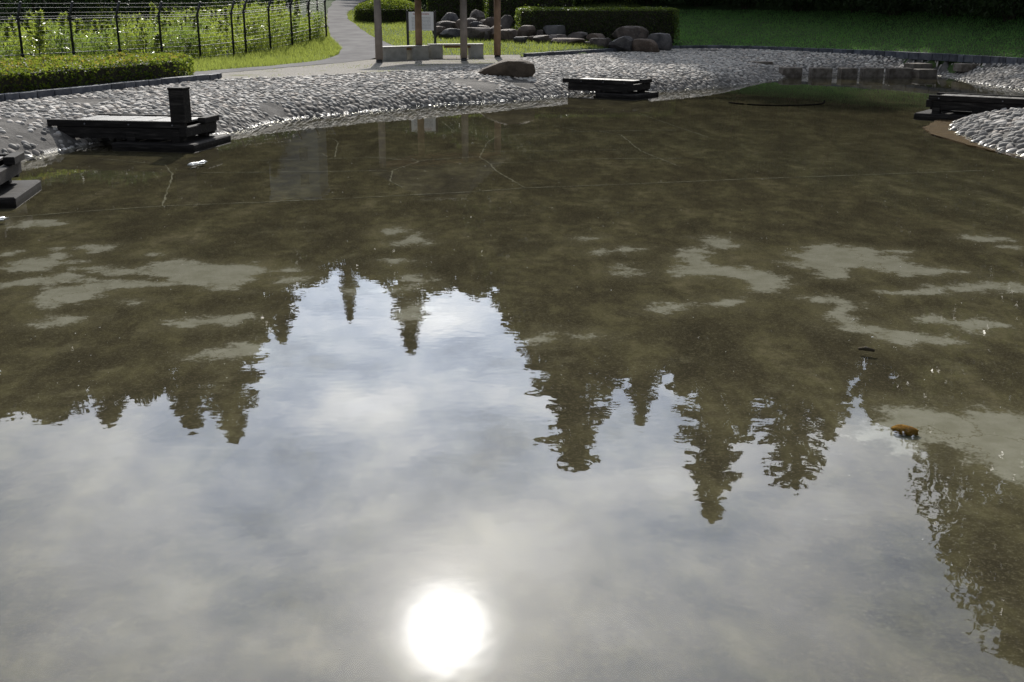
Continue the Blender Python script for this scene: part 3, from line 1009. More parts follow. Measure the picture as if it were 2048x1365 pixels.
def kerb(pts, h, w, name):
    root = obj(name, None, kind='structure')
    P = [Vector((a, b, 0)) for a, b in pts]
    cum = [0]
    for a, b in zip(P, P[1:]):
        cum.append(cum[-1] + (b - a).length)
    def at_(s):
        return Vector((np.interp(s, cum, [q.x for q in P]), np.interp(s, cum, [q.y for q in P]), 0))
    me = {}
    for q in range(3):
        b_ = MB()
        b_.box((0, 0, 0), (1, 1, 1), bev=0.03)
        me[q] = b_.mesh('kerb_block')
        me[q].materials.append(MATS['kerbstone'])
    s = 0.0
    while s < cum[-1] - 0.2:
        L = random.choice((0.28, 0.36, 0.45, 0.62))
        a, b = at_(s + 0.016), at_(min(s + L - 0.016, cum[-1]))
        m = (a + b) / 2
        d = (b - a)
        o = obj('kerb_block', me[random.randrange(3)], root)
        o.location = (m.x, m.y, 0.50 + h / 2 - 0.06 + random.uniform(-.006, .006))
        o.rotation_euler = (0, 0, math.atan2(d.y, d.x) + random.uniform(-.012, .012))
        o.scale = (d.length, w, h)
        s += L
    return root


kerb(KERB_LEFT, 0.24, 0.2, 'kerb_left')
kerb(KERB_RIGHT, 0.24, 0.18, 'kerb_right')

# ------------------------------------------------------------------ foliage builders
def leaf_quads(P, size, flat=0.0, asp=0.5, droop=None):
    """one small rhombus for each point; returns verts, faces"""
    n = len(P)
    d = rng.normal(size=(n, 3))
    if flat:
        d[:, 2] *= (1 - flat)
    if droop is not None:
        d = d * 0.5 + droop
    d /= np.linalg.norm(d, axis=1)[:, None] + 1e-9
    r = rng.normal(size=(n, 3))
    s = np.cross(d, r)
    s /= np.linalg.norm(s, axis=1)[:, None] + 1e-9
    L = (size * rng.uniform(0.6, 1.3, n))[:, None]
    a = P - d * L * 0.5
    b = P + s * L * asp * 0.5
    c_ = P + d * L * 0.5
    e = P - s * L * asp * 0.5
    V = np.stack([a, b, c_, e], 1).reshape(-1, 3)
    F = np.arange(4 * n).reshape(n, 4)
    return V, F


def blades(x, y, z, h, w, lean=0.35, segs=2):
    """upright grass blades, tapering and bent over"""
    n = len(x)
    th = rng.uniform(0, 2 * math.pi, n)
    la = rng.uniform(0, 2 * math.pi, n)
    l = rng.uniform(0.1, 1.0, n) * lean * h
    sx, sy = np.cos(th) * w / 2, np.sin(th) * w / 2
    V = []
    for k in range(segs + 1):
        f = k / segs
        wx = (1 - f) if k < segs else 0.05
        cx = x + np.cos(la) * l * f ** 1.8
        cy = y + np.sin(la) * l * f ** 1.8
        cz = z + h * (f - 0.12 * f * f)
        V.append(np.stack([cx - sx * wx, cy - sy * wx, cz], 1))
        V.append(np.stack([cx + sx * wx, cy + sy * wx, cz], 1))
    V = np.stack(V, 1)
    m = V.shape[1]
    F = []
    for k in range(segs):
        F.append(np.arange(n)[:, None] * m + np.array([2 * k, 2 * k + 1, 2 * k + 3, 2 * k + 2])[None])
    return V.reshape(-1, 3), np.concatenate(F)


def lawn(name, x, y, h, w, mat, label, lean=0.4):
    V, F = blades(x, y, terr(x, y) - 0.02, h, w, lean)
    o = obj(name, mesh_np(name, V, F), mat=MATS[mat], kind='stuff')
    return tag(o, label, 'grass')


PATH_POLY = PATH_L + PATH_R[::-1]
COURT_POLY = COURT_L + COURT_R[::-1]


def free(x, y):
    return ~inside(x, y, PATH_POLY) & ~inside(x, y, COURT_POLY) & ~inside(x, y, LAND)


def sample(x0, x1, y0, y1, dens):
    n = int((x1 - x0) * (y1 - y0) * dens)
    x = rng.uniform(x0, x1, n)
    y = rng.uniform(y0, y1, n)
    k = free(x, y)
    return x[k], y[k]


x, y = sample(-9.5, 6.6, 38.5, 62, 200)
k = dist_poly(x, y, KERB_RIGHT, False) > 0.12
x, y = x[k], y[k]
lawn('lawn_grass', x, y, rng.uniform(0.06, 0.15, len(x)) * (0.6 + 0.8 * n2(x, y, 0.8, 2)), 0.022, 'leaf_grass', 'bright sunlit grass between the path and the rockery')
x, y = sample(6.0, 24, 33, 60, 230)
k = (dist_poly(x, y, KERB_RIGHT, False) > 0.12) & (y - np.interp(x, [q[0] for q in KR], [q[1] for q in KR]) < 12)
x, y = x[k], y[k]
lawn('shaded_lawn_grass', x, y, rng.uniform(0.04, 0.09, len(x)) * (0.6 + 0.8 * n2(x, y, 0.8, 2)), 0.026, 'leaf_lawn', 'deep green shaded lawn sloping up behind the stepping stones')

# verge between fence and path
FENCE = [(-16.02,23.78),(-15.28,25.41),(-14.54,27.04),(-13.8,28.67),(-13.06,30.3),(-12.32,31.93),(-11.58,33.56),(-10.84,35.19),(-10.1,36.8),(-9.4,38.4),(-9.12,39.0),(-8.55,40.3),(-8.1,42.0),(-7.75,43.8),(-7.4,45.5)]
FENCE_BACK = [(-8.3,49.0),(-9.3,52.2),(-10.6,55.0),(-12.2,57.5)]
VERGE = FENCE + FENCE_BACK + PATH_L[::-1]
x, y = sample(-14, -5.6, 27, 50, 260)
k = inside(x, y, VERGE)
x, y = x[k], y[k]
lawn('verge_grass', x, y, rng.uniform(0.08, 0.22, len(x)), 0.02, 'leaf_grass', 'bright ragged grass verge along the foot of the wire fence')
# weeds creeping over the gravel court
x = rng.uniform(-8.3, 0.4, 6000)
y = rng.uniform(27.6, 38.9, 6000)
k = inside(x, y, COURT_POLY) & (n2(x, y, 0.9, 3, 2.2) > 0.60)
x, y = x[k], y[k]
lawn('court_weeds', x, y, rng.uniform(0.02, 0.07, len(x)), 0.03, 'leaf_grass', 'sparse low yellow green weeds growing through the gravel court', 0.8)

# ------------------------------------------------------------------ hedges
def hedge(name, label, poly, z0, z1, leaf, n, mats, dome_=0.0, round_=0.12, cat='hedge'):
    cx = sum(q[0] for q in poly) / len(poly)
    cy = sum(q[1] for q in poly) / len(poly)
    root = thing(name, label, cat, (cx, cy, z0))
    P = [(a - cx, b - cy) for a, b in poly]
    H_ = z1 - z0
    core = [(a * 0.94, b * 0.94) for a, b in P]
    MB().prism(core, -0.1, H_ - 0.10).build('inner_twigs', MATS['twig'], root)
    # leaves: along the sides and over the top
    segs = [(P[i], P[(i + 1) % len(P)]) for i in range(len(P))]
    ln = np.array([math.dist(a, b) for a, b in segs])
    per = ln.sum()
    xs_ = [q[0] for q in P]
    ys_ = [q[1] for q in P]
    area = abs(sum(a[0] * b[1] - b[0] * a[1] for a, b in segs)) / 2
    n_side = int(n * per * H_ / (per * H_ + area))
    s = rng.choice(len(segs), n_side, p=ln / per)
    f = rng.random(n_side)
    A_ = np.array([segs[i][0] for i in range(len(segs))])
    B_ = np.array([segs[i][1] for i in range(len(segs))])
    sx = A_[s, 0] * (1 - f) + B_[s, 0] * f
    sy = A_[s, 1] * (1 - f) + B_[s, 1] * f
    sz = rng.random(n_side) * H_
    shrink = 1 - rng.random(n_side) ** 2 * 0.10 - round_ * np.clip((sz / H_ - 0.75) / 0.25, 0, 1) ** 2 * 0.4
    lum = (n2(sx * 3 + sz * 2, sy * 3 + sz * 3, 1.0, 2, 5.0) - 0.5) * 0.16
    lx = math.sqrt(area / math.pi) + 1e-6
    sx, sy = sx * (shrink + lum / lx), sy * (shrink + lum / lx)
    n_top = n - n_side
    tx, ty = [], []
    while sum(len(q) for q in tx) < n_top:
        a = rng.uniform(min(xs_), max(xs_), n_top)
        b = rng.uniform(min(ys_), max(ys_), n_top)
        k_ = inside(a, b, P)
        tx.append(a[k_])
        ty.append(b[k_])
    tx = np.concatenate(tx)[:n_top]
    ty = np.concatenate(ty)[:n_top]
    de = dist_poly(tx, ty, P)
    tz = H_ - 0.07 * np.exp(-de / 0.12) + dome_ * (1 - np.exp(-de / 0.7)) + (n2(tx, ty, 2.2, 2, 1.0) - 0.5) * 0.12 - rng.random(n_top) ** 2 * 0.10
    spike = rng.random(n_top) > 0.985
    tz = tz + spike * rng.uniform(0.02, 0.10, n_top)
    Pn = np.concatenate([np.stack([sx, sy, sz], 1), np.stack([tx, ty, tz], 1)])
    if len(mats) == 1:
        V, F = leaf_quads(Pn, leaf, 0.3, 0.6)
        obj('foliage', mesh_np('foliage', V, F), root, MATS[mats[0]])
    else:
        r_ = rng.random(len(Pn)) < 0.05 + 0.22 * (Pn[:, 2] > H_ - 0.03)
        V, F = leaf_quads(Pn[~r_], leaf, 0.3, 0.6)
        obj('foliage', mesh_np('foliage', V, F), root, MATS[mats[0]])
        V, F = leaf_quads(Pn[r_], leaf, 0.3, 0.6)
        obj('young_leaves', mesh_np('young_leaves', V, F), root, MATS[mats[1]])
    return root


def rounded(poly, it=2):
    return smooth_loop(poly, it)


hedge('clipped_hedge', 'low broad clipped hedge with yellow green top behind the left kerb',
      rounded([(-11.3,18.4),(-10.45,20.3),(-9.9,21.45),(-9.28,22.95),(-8.65,24.7),(-7.85,26.75),(-7.95,28.6),(-8.6,29.4),(-10.3,28.2),(-12.2,26.6),(-13.6,24.0),(-14.2,20.5)], 1),
      0.55, 1.10, 0.075, 26000, ['leaf_hedge', 'leaf_hedge_red'])
cir = [(-5.98 + 1.62 * math.cos(a), 55.4 + 1.75 * math.sin(a)) for a in np.linspace(0, 2 * math.pi, 20)[:-1]]
hedge('round_topiary', 'round squat clipped bush with sunlit top beside the asphalt path', cir, 1.45, 2.12, 0.075, 11000, ['leaf_hedge'], dome_=0.5, cat='bush')
hedge('clipped_hedge', 'long box hedge clipped flat above the row of boulders', rounded([(0.15,45.9),(0.15,47.6),(6.75,48.6),(6.9,46.5),(5.2,45.9),(3.0,45.6)], 1), 0.85, 2.13, 0.07, 22000, ['leaf_clipped'])
hedge('clipped_hedge', 'dark tall clipped hedge behind the rockery, right of the round bush', rounded([(-3.9,52.0),(-3.9,54.2),(-1.3,54.2),(-1.3,52.0)], 1), 1.35, 2.75, 0.09, 7000, ['leaf_clipped'])
hedge('clipped_hedge', 'dark clipped hedge behind the left end of the long box hedge', rounded([(-1.15,50.4),(-1.15,52.3),(2.6,53.2),(2.9,50.9)], 1), 1.25, 2.6, 0.09, 8000, ['leaf_clipped'])

# ------------------------------------------------------------------ fence
ft = thing('wire_fence', 'black post and wire fence with bent tops in front of the weeds', 'fence', (FENCE[8][0], FENCE[8][1], gz(*FENCE[8])))
F0 = ft.location.copy()


def post_mesh(bx, by):
    b = MB()
    b.tube([(0, 0, -0.1), (0, 0, 1.42), (bx * 0.35, by * 0.35, 1.55), (bx, by, 1.80)], 0.036, 8)
    return b.mesh('post')


FALL = FENCE + FENCE_BACK
post_me = {}
for i, (a, b) in enumerate(FALL):
    nb = FALL[min(i + 1, len(FALL) - 1)]
    pb = FALL[max(i - 1, 0)]
    dx, dy = nb[0] - pb[0], nb[1] - pb[1]
    l = math.hypot(dx, dy)
    nx_, ny_ = dy / l * 0.16, -dx / l * 0.16
    o = obj('post', post_mesh(nx_, ny_), ft, MATS['black_metal'])
    o.location = Vector((a, b, gz(a, b))) - F0
    cp = MB()
    cp.tube([(nx_, ny_, 1.785), (nx_ * 1.03, ny_ * 1.03, 1.825)], [0.043, 0.03], 8)
    cap = cp.build('post_cap', MATS['wire'], o)
    for zz_ in (0.46, 1.40):
        cl = MB().tube([(0, 0, zz_ - 0.035), (0, 0, zz_ + 0.035)], 0.055, 8)
        cl.build('clamp', MATS['black_metal'], o)
for zz_, r in ((0.10, .005), (0.22, .005), (0.34, .005), (0.46, .012), (0.58, .005), (0.70, .005), (0.82, .005), (0.94, .005), (1.06, .005), (1.18, .005), (1.29, .006), (1.37, .011), (1.43, .008)):
    pts = [Vector((a, b, gz(a, b) + zz_)) - F0 for a, b in FALL]
    b = MB().tube(pts, r, 5)
    b.build('wire', MATS['wire'] if zz_ < 1.35 and zz_ != 0.46 else MATS['wire'], ft)
for f_, zz_ in ((0.3, 1.53), (0.65, 1.66), (0.97, 1.77)):
    pts = []
    for i, (a, b) in enumerate(FALL):
        nb = FALL[min(i + 1, len(FALL) - 1)]
        pb = FALL[max(i - 1, 0)]
        dx, dy = nb[0] - pb[0], nb[1] - pb[1]
        l = math.hypot(dx, dy)
        pts.append(Vector((a + dy / l * 0.16 * f_, b - dx / l * 0.16 * f_, gz(a, b) + zz_)) - F0)
    MB().tube(pts, 0.006, 5).build('wire', MATS['wire'], ft)

# ------------------------------------------------------------------ weeds behind the fence
WEED = FENCE + [(-9.0,49.5),(-11.5,53),(-16,52.5),(-21.5,46),(-26,36),(-24,26)]


def weed_spots(n, inner=0.25, dmax=9.0):
    x = rng.uniform(-26, -7, n * 12)
    y = rng.uniform(24, 53, n * 12)
    k_ = inside(x, y, WEED) & (x > -0.53 * y - 0.5)
    x, y = x[k_], y[k_]
    d = dist_poly(x, y, FENCE, False)
    k_ = (d > inner) & (d < dmax)
    return x[k_][:n], y[k_][:n]


def goldenrod(seed, h):
    r = np.random.default_rng(seed)
    root = thing('goldenrod', 'x', 'plant')
    top = (r.uniform(-.06, .06), r.uniform(-.06, .06), h)
    MB().tube([(0, 0, -0.05), (top[0] * .4, top[1] * .4, h * .5), top], [0.012, 0.010, 0.004], 5).build('stem', MATS['stem'], root)
    n = int(230 * h)
    f = r.random(n) ** 0.8
    a = r.uniform(0, 2 * math.pi, n)
    rad = 0.16 * (1.05 - f) + 0.03
    rr = rad * r.uniform(0.25, 1.0, n)
    P = np.stack([top[0] * f + np.cos(a) * rr, top[1] * f + np.sin(a) * rr, 0.08 + f * (h - 0.06) + 0.35 * rr], 1)
    dr = np.stack([np.cos(a), np.sin(a), np.full(n, 0.55)], 1)
    V, F = leaf_quads(P, 0.13, 0, 0.34, droop=dr * 1.5)
    obj('leaves', mesh_np('leaves', V, F), root, MATS['leaf_weed'])
    return root


def clump(seed, h, n=90):
    root = thing('grass_clump', 'x', 'plant')
    r = np.random.default_rng(seed)
    x = r.normal(0, 0.12, n)
    y = r.normal(0, 0.12, n)
    V, F = blades(x, y, np.zeros(n) - 0.02, h * r.uniform(0.5, 1.0, n), 0.022, 0.5, 3)
    obj('leaves', mesh_np('leaves', V, F), root, MATS['leaf_weed_dark'])
    return root


protos = [goldenrod(s, h) for s, h in ((1, 1.0), (2, 1.2), (3, 1.42), (4, 0.85))]
x, y = weed_spots(420, 0.25, 5.0)
k_ = n2(x, y, 0.35, 2, 8.0) > 0.47
x, y = x[k_][:120], y[k_][:120]
used = set()
for i in range(len(x)):
    p_ = random.randrange(4)
    o = protos[p_] if p_ not in used else copy_tree(protos[p_])
    used.add(p_)
    o.location = (x[i], y[i], gz(x[i], y[i]))
    s = random.uniform(0.65, 1.15)
    o.scale = (s * 1.35, s * 1.35, s)
    o.rotation_euler = (random.uniform(-.16, .16), random.uniform(-.16, .16), random.uniform(0, 6.28))
    tag(o, 'yellow green leafy weed spike standing behind the wire fence', 'plant', 'leafy weed spikes behind the fence')
cl = [clump(s, h) for s, h in ((11, 0.95), (12, 1.2))]
used = set()
spots = [(-13.6, 31.5), (-14.6, 32.2), (-15.6, 32.6), (-13.0, 33.0), (-12.6, 34.3), (-13.6, 34.6), (-11.8, 36.0), (-12.4, 36.9), (-11.2, 37.6), (-16.2, 33.6), (-15.0, 34.2), (-10.6, 41.6), (-9.6, 43.0), (-9.2, 45.2), (-12.0, 38.6)]
for a, b in spots:
    p_ = random.randrange(2)
    o = cl[p_] if p_ not in used else copy_tree(cl[p_])
    used.add(p_)
    o.location = (a, b, gz(a, b))
    o.rotation_euler = (0, 0, random.uniform(0, 6.28))
    s = random.uniform(0.85, 1.15)
    o.scale = (s, s, s)
    tag(o, 'tall clump of long arching grass behind the wire fence', 'plant', 'tall grass clumps behind the fence')
x, y = weed_spots(15000, 0.10, 9.0)
h_ = 0.25 + 1.7 * n2(x, y, 0.55, 3, 4.0) ** 1.5
P = []
for k_ in range(5):
    f = rng.random(len(x)) ** 0.7
    P.append(np.stack([x + rng.normal(0, .09, len(x)), y + rng.normal(0, .09, len(x)), ground(x, y) + f * h_], 1))
P = np.concatenate(P)
pale = n2(P[:, 0], P[:, 1], 0.8, 2, 6.0) > 0.5
for nm, k_, mt, lb in (('weed_undergrowth', ~pale, 'leaf_weed_dark', 'tangled deep green weeds filling the ground behind the wire fence'), ('pale_weeds', pale, 'leaf_weed', 'patches of pale yellow green weeds among the darker ones behind the fence')):
    V, F = leaf_quads(P[k_], 0.16, 0, 0.22, droop=np.tile((0.0, 0.0, 0.75), (int(k_.sum()), 1)))
    tag(obj(nm, mesh_np(nm, V, F), mat=MATS[mt], kind='stuff'), lb, 'weeds')
x, y = weed_spots(9000, 0.05, 7.0)
V, F = blades(x, y, ground(x, y) - 0.02, rng.uniform(0.2, 0.75, len(x)), 0.018, 0.45, 2)
tag(obj('wild_grass', mesh_np('wild_grass', V, F), mat=MATS['leaf_weed'], kind='stuff'), 'wild long grass growing among the weeds behind the fence', 'grass')

# ------------------------------------------------------------------ boulders
def boulder(label, x, y, zt, w, d, seed, flat=0.6, group='boulders of the rockery', rz=None, slope=0.0):
    zb = gz(x, y) - 0.12
    h = zt - zb
    r = np.random.default_rng(seed)
    bm = bmesh.new()
    bmesh.ops.create_icosphere(bm, subdivisions=3, radius=1.0)
    co = np.array([v.co for v in bm.verts])
    # rough angular shape: a ball cut by a few planes, then weathered
    for k_ in range(13):
        nrm_ = r.normal(size=3)
        nrm_ /= np.linalg.norm(nrm_)
        dd = r.uniform(0.52, 0.86)
        s_ = co @ nrm_
        over = np.clip(s_ - dd, 0, None)
        co = co - over[:, None] * nrm_[None] * 0.97
    top = np.clip(co[:, 2] - flat, 0, None)
    co[:, 2] -= top * 0.75
    co = co * (1 + 0.10 * (fbm(co * 1.7 + seed * 3.1, 3) - 0.5))[:, None]
    co = co * (1 + 0.05 * (fbm(co * 6 + seed, 2) - 0.5))[:, None]
    mn, mx = co.min(0), co.max(0)
    co = (co - (mn + mx) / 2) / (mx - mn)
    co = co * np.array([w, d, h])
    co[:, 2] += h / 2 + slope * co[:, 0] * (co[:, 2] + h / 2 > h * 0.3)
    for v, q in zip(bm.verts, co):
        v.co = q
    for f in bm.faces:
        f.smooth = True
    me = bpy.data.meshes.new('boulder')
    bm.to_mesh(me)
    bm.free()
    try:
        me.set_sharp_from_angle(angle=math.radians(20))
    except Exception:
        pass
    o = obj('boulder', me, None, MATS['boulder_stone'], loc=(x, y, zb))
    return tag(o, label, 'boulder', group)


BD = [
 ('pale topped slab like boulder right of the sign board',-2.68,46.6,1.63,.84,.6,.25),
 ('pale pointed boulder in the grass right of the sign, front left of the rockery',-2.45,45.6,1.36,.82,.6,.5),
 ('small sloping slab tucked beside the right sign post',-2.92,46.2,1.44,.58,.5,.4),
 ('rounded boulder half hidden by the right front pavilion post',-2.08,46.5,1.71,.55,.6,.7),
 ('grey boulder at the very top of the rockery',-1.48,48.5,2.07,.66,.7,.7),
 ('bluish slanted slab below the topmost rockery boulder',-1.68,47.4,1.74,.58,.5,.35),
 ('bright sunlit slab in the middle of the rockery',-1.46,46.8,1.61,.5,.45,.3),
 ('small brown boulder in the middle of the rockery',-1.17,47.2,1.68,.42,.4,.7),
 ('pale rounded boulder left of the rear right pavilion post',-.87,47.3,1.78,.5,.5,.7),
 ('wide dark boulder in front of the rockery between two posts',-1.35,45.0,1.41,1.15,.7,.45),
 ('pale rimmed slab lying above the wide dark rockery boulder',-1.1,45.9,1.49,.58,.5,.3),
 ('smallest pale stone at the right foot of the wide dark boulder',-1.0,44.75,1.27,.22,.25,.6),
 ('tall narrow boulder just left of the rear right post',-.68,45.0,1.5,.55,.6,.7),
 ('dark upright boulder behind the rear right pavilion post',-.26,46.8,1.86,.62,.6,.75),
 ('white topped dark boulder right of the rear right post',-.16,44.5,1.36,.7,.6,.5),
 ('dark boulder in the shade below the tall hedge',-2.64,48.8,1.94,.75,.6,.6),
 ('round grey boulder under the left end of the box hedge',.56,45.0,1.49,.76,.6,.6),
 ('small brown stone between two larger ones under the box hedge',1.1,45.0,1.32,.34,.35,.7),
 ('flat topped brown boulder under the box hedge',1.69,45.0,1.49,.9,.6,.5),
 ('dark stone with a pale patch at the left of the front row',.34,43.5,1.11,.56,.45,.5),
 ('low reddish stone in the front row, second from the left',.78,44.3,1.11,.42,.4,.5),
 ('round dark boulder in the front row left of the long flat one',1.11,43.6,1.15,.6,.5,.6),
 ('low grey boulder behind the long flat one',1.77,44.0,1.17,.8,.5,.5),
 ('longest and flattest boulder in the front row on the grass',2.12,43.2,1.06,1.25,.6,.4),
 ('grey blocky boulder at the middle of the box hedge foot',2.55,44.6,1.25,.75,.5,.5),
 ('small pale stone right of the long flat boulder',2.84,43.3,.93,.34,.3,.5),
 ('peaked grey boulder behind the pale slanted one',3.25,44.2,1.2,.72,.5,.65),
 ('slanted boulder with a pale left face in the front row',3.38,43.4,1.06,.86,.55,.45),
 ('largest rounded boulder under the right half of the box hedge',4.62,44.6,1.47,1.36,.8,.65),
 ('lumpy grey boulder in front of the largest one',4.12,43.1,1.14,.9,.6,.65),
 ('brown boulder overlapping the kerb in front of the largest one',5.05,43.0,1.04,1.05,.7,.6),
 ('boulder at the right end of the row next to the shaded lawn',5.72,44.2,1.22,.95,.8,.65),
]
for i, (lb, x_, y_, zt, w, d, fl) in enumerate(BD):
    boulder(lb, x_, y_, zt, w * 1.06, d, 20 + i, fl)
lone = boulder('big flat topped brown boulder alone on the cobbles before the pavilion', -0.14, 30.75, 0.88, 1.56, 0.85, 3, 0.42, group=None)
lone.data.materials[0] = MATS['boulder_brown']
co = np.array([v.co for v in lone.data.vertices])
hh = co[:, 2].max()
k_ = np.clip((-co[:, 0] - 0.05) / 0.75, 0, 1)
co[:, 2] *= 1 - 0.55 * k_
for v, q in zip(lone.data.vertices, co):
    v.co = q

# ------------------------------------------------------------------ wooden landing decks
def deck(label, A, B, width, z, side, pillar=False, plank_n=9, pad_len=1.5, lip=True):
    """A: end on the bank, B: end over the water (both on the near edge beam); side=+1: far edge lies to the left of A->B"""
    A, B = Vector((*A, 0)), Vector((*B, 0))
    d = (B - A)
    L = d.length
    rz = math.atan2(d.y, d.x)
    root = thing('landing_deck', label, 'deck', (B.x, B.y, 0.0), rz)
    # local: x from -L (bank) to 0 (water end), y towards the far edge
    s = side
    for yy, x0, x1 in ((0.0, -L, 0.0), (s * width, -L * 0.86, 0.05)):
        b = MB()
        b.box(((x0 + x1) / 2, yy, z - 0.05), (x1 - x0, 0.10, 0.11), bev=0.008)
        b.build('edge_beam', MATS['deck_wood'], root)
        b = MB()
        b.box(((x0 + x1) / 2 + 0.06, yy + s * 0.012, z - 0.205), (x1 - x0 - 0.22, 0.09, 0.19), bev=0.008)
        b.build('joist', MATS['deck_wood'], root)
    for bx_ in (-L * 0.72, -L * 0.40, -0.22):
        bo = MB().tube([(bx_, -s * 0.048, z - 0.055), (bx_, -s * 0.064, z - 0.055)], 0.014, 8)
        bo.build('bolt', MATS['wire'], root)
    y0, y1 = s * 0.065, s * (width - 0.065)
    pw = (L * 0.80) / plank_n
    pm = MB()
    pm.box((0, 0, 0), (pw - 0.012, abs(y1 - y0), 0.035), bev=0.004)
    me = pm.mesh('plank')
    me.materials.append(MATS['deck_board'])
    for k in range(plank_n):
        o = obj('plank', me, root)
        o.location = (-L * 0.80 + pw * (k + 0.5) - 0.13, (y0 + y1) / 2, z - 0.035 + random.uniform(-.004, .004))
    b = MB()
    b.box((-0.03, s * width / 2, z - 0.17), (0.12, width + 0.16, 0.16), bev=0.008)
    b.build('cross_beam', MATS['deck_wood'], root)
    if lip:
        b = MB()
        b.box((0.02, s * width * 0.80, z - 0.03), (0.14, width * 0.55, 0.10), bev=0.008)
        b.build('end_block', MATS['deck_wood'], root)
    for xx in (-0.18, -1.0):
        for yy in (0.02, width - 0.04):
            b = MB()
            b.box((xx, s * yy, (z - 0.24) / 2 + 0.03), (0.16, 0.16, z - 0.24 + 0.02), bev=0.01)
            b.build('support_post', MATS['deck_wood'], root)
    b = MB()
    b.box((-pad_len / 2 + 0.22, s * width / 2, 0.0), (pad_len, width + 0.45, 0.15), bev=0.02)
    b.build('base_pad', MATS['deck_wood'], root)
    if pillar:
        o = obj('pillar', None, root)
        o.location = (-0.10, s * 0.05, z)
        for k in range(4):
            a = k * math.pi / 2
            b = MB()
            b.box((0.105 * math.cos(a), 0.105 * math.sin(a), 0.27), (0.05, 0.205 if k % 2 else 0.255, 0.56), a, bev=0.005)
            b.build('board', MATS['deck_wood'], o)
        b = MB()
        b.box((0, 0, 0.555), (0.28, 0.28, 0.03), bev=0.006)
        b.build('pillar_cap', MATS['deck_wood'], o)
    return root


deck('dark wooden deck with a square pillar on the left bank', (-8.0, 19.25), (-5.5, 18.8), 1.05, 0.42, 1, pillar=True)
deck('dark wooden deck jutting from the cobbles below the lone boulder', (1.38, 30.35), (3.12, 29.15), 0.85, 0.40, 1, pad_len=1.2)
deck('dark wooden deck on the right behind the cobbled peninsula', (12.0, 21.9), (8.95, 24.1), 0.80, 0.45, -1, lip=False, plank_n=11)
deck('end of a dark wooden deck cut by the left picture edge', (-9.0, 13.02), (-6.32, 13.52), 1.0, 0.45, 1)

# ------------------------------------------------------------------ stepping stones
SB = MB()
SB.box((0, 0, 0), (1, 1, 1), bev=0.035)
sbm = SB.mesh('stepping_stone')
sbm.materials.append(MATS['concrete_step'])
STEPS = [
 ('highest of the stone steps at the left end of the crossing', 8.55, 41.7, 0.50, 0.62, 0.55, 0.22),
 ('second stone step down at the left end of the crossing', 8.75, 39.85, 0.41, 0.78, 0.6, 0.3),
 ('third stone step, leftmost one standing in the water', 9.30, 37.75, 0.33, 0.78, 0.6, 0.45),
 ('stepping stone with a grey left face, second from left in the water', 10.22, 37.45, 0.33, 0.80, 0.55, 0.45),
 ('stepping stone with the brightest sunlit top, middle of the crossing', 11.10, 37.4, 0.33, 0.64, 0.55, 0.45),
 ('stepping stone just right of the brightest one', 11.92, 37.45, 0.33, 0.78, 0.55, 0.45),
 ('dark wide stepping stone right of the middle', 12.84, 37.5, 0.32, 0.92, 0.55, 0.45),
 ('rightmost stepping stone standing in the water', 13.66, 37.4, 0.29, 0.74, 0.55, 0.42),
 ('stone slab step just above the right end of the crossing', 13.95, 38.9, 0.40, 0.9, 0.6, 0.25),
 ('highest stone slab at the right end of the crossing', 15.05, 37.35, 0.47, 0.9, 0.6, 0.25)]
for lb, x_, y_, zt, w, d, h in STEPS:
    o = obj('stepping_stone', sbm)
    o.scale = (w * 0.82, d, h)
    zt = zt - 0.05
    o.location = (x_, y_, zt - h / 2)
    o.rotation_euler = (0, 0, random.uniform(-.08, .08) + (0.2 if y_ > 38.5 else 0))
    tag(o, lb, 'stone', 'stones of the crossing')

# ------------------------------------------------------------------ pavilion with benches
PP = [(-4.13, 35.28), (-1.54, 36.38), (-0.49, 38.2), (-3.07, 37.55)]
pc = (sum(q[0] for q in PP) / 4, sum(q[1] for q in PP) / 4)
pav = thing('pavilion', 'open park shelter on round wooden posts behind the cobbled bank', 'shelter', (pc[0], pc[1], 0.55))
for a, b in PP:
    o = MB().tube([(0, 0, 0.10), (0, 0, 1.2), (0, 0, 2.32)], [0.118, 0.113, 0.108], 16).build('post', MATS['post_wood_grey' if b < 37 else 'post_wood'], pav)
    o.location = (a - pc[0], b - pc[1], 0)
    MB().tube([(0, 0, -0.1), (0, 0, 0.12)], 0.10, 16).build('post_shoe', MATS['black_metal'], o)


def grow(P, e):
    return [(q[0] - pc[0] + e * ((q[0] - pc[0]) / math.hypot(q[0] - pc[0], q[1] - pc[1])) * 1.3, q[1] - pc[1] + e * ((q[1] - pc[1]) / math.hypot(q[0] - pc[0], q[1] - pc[1])) * 1.3) for q in P]


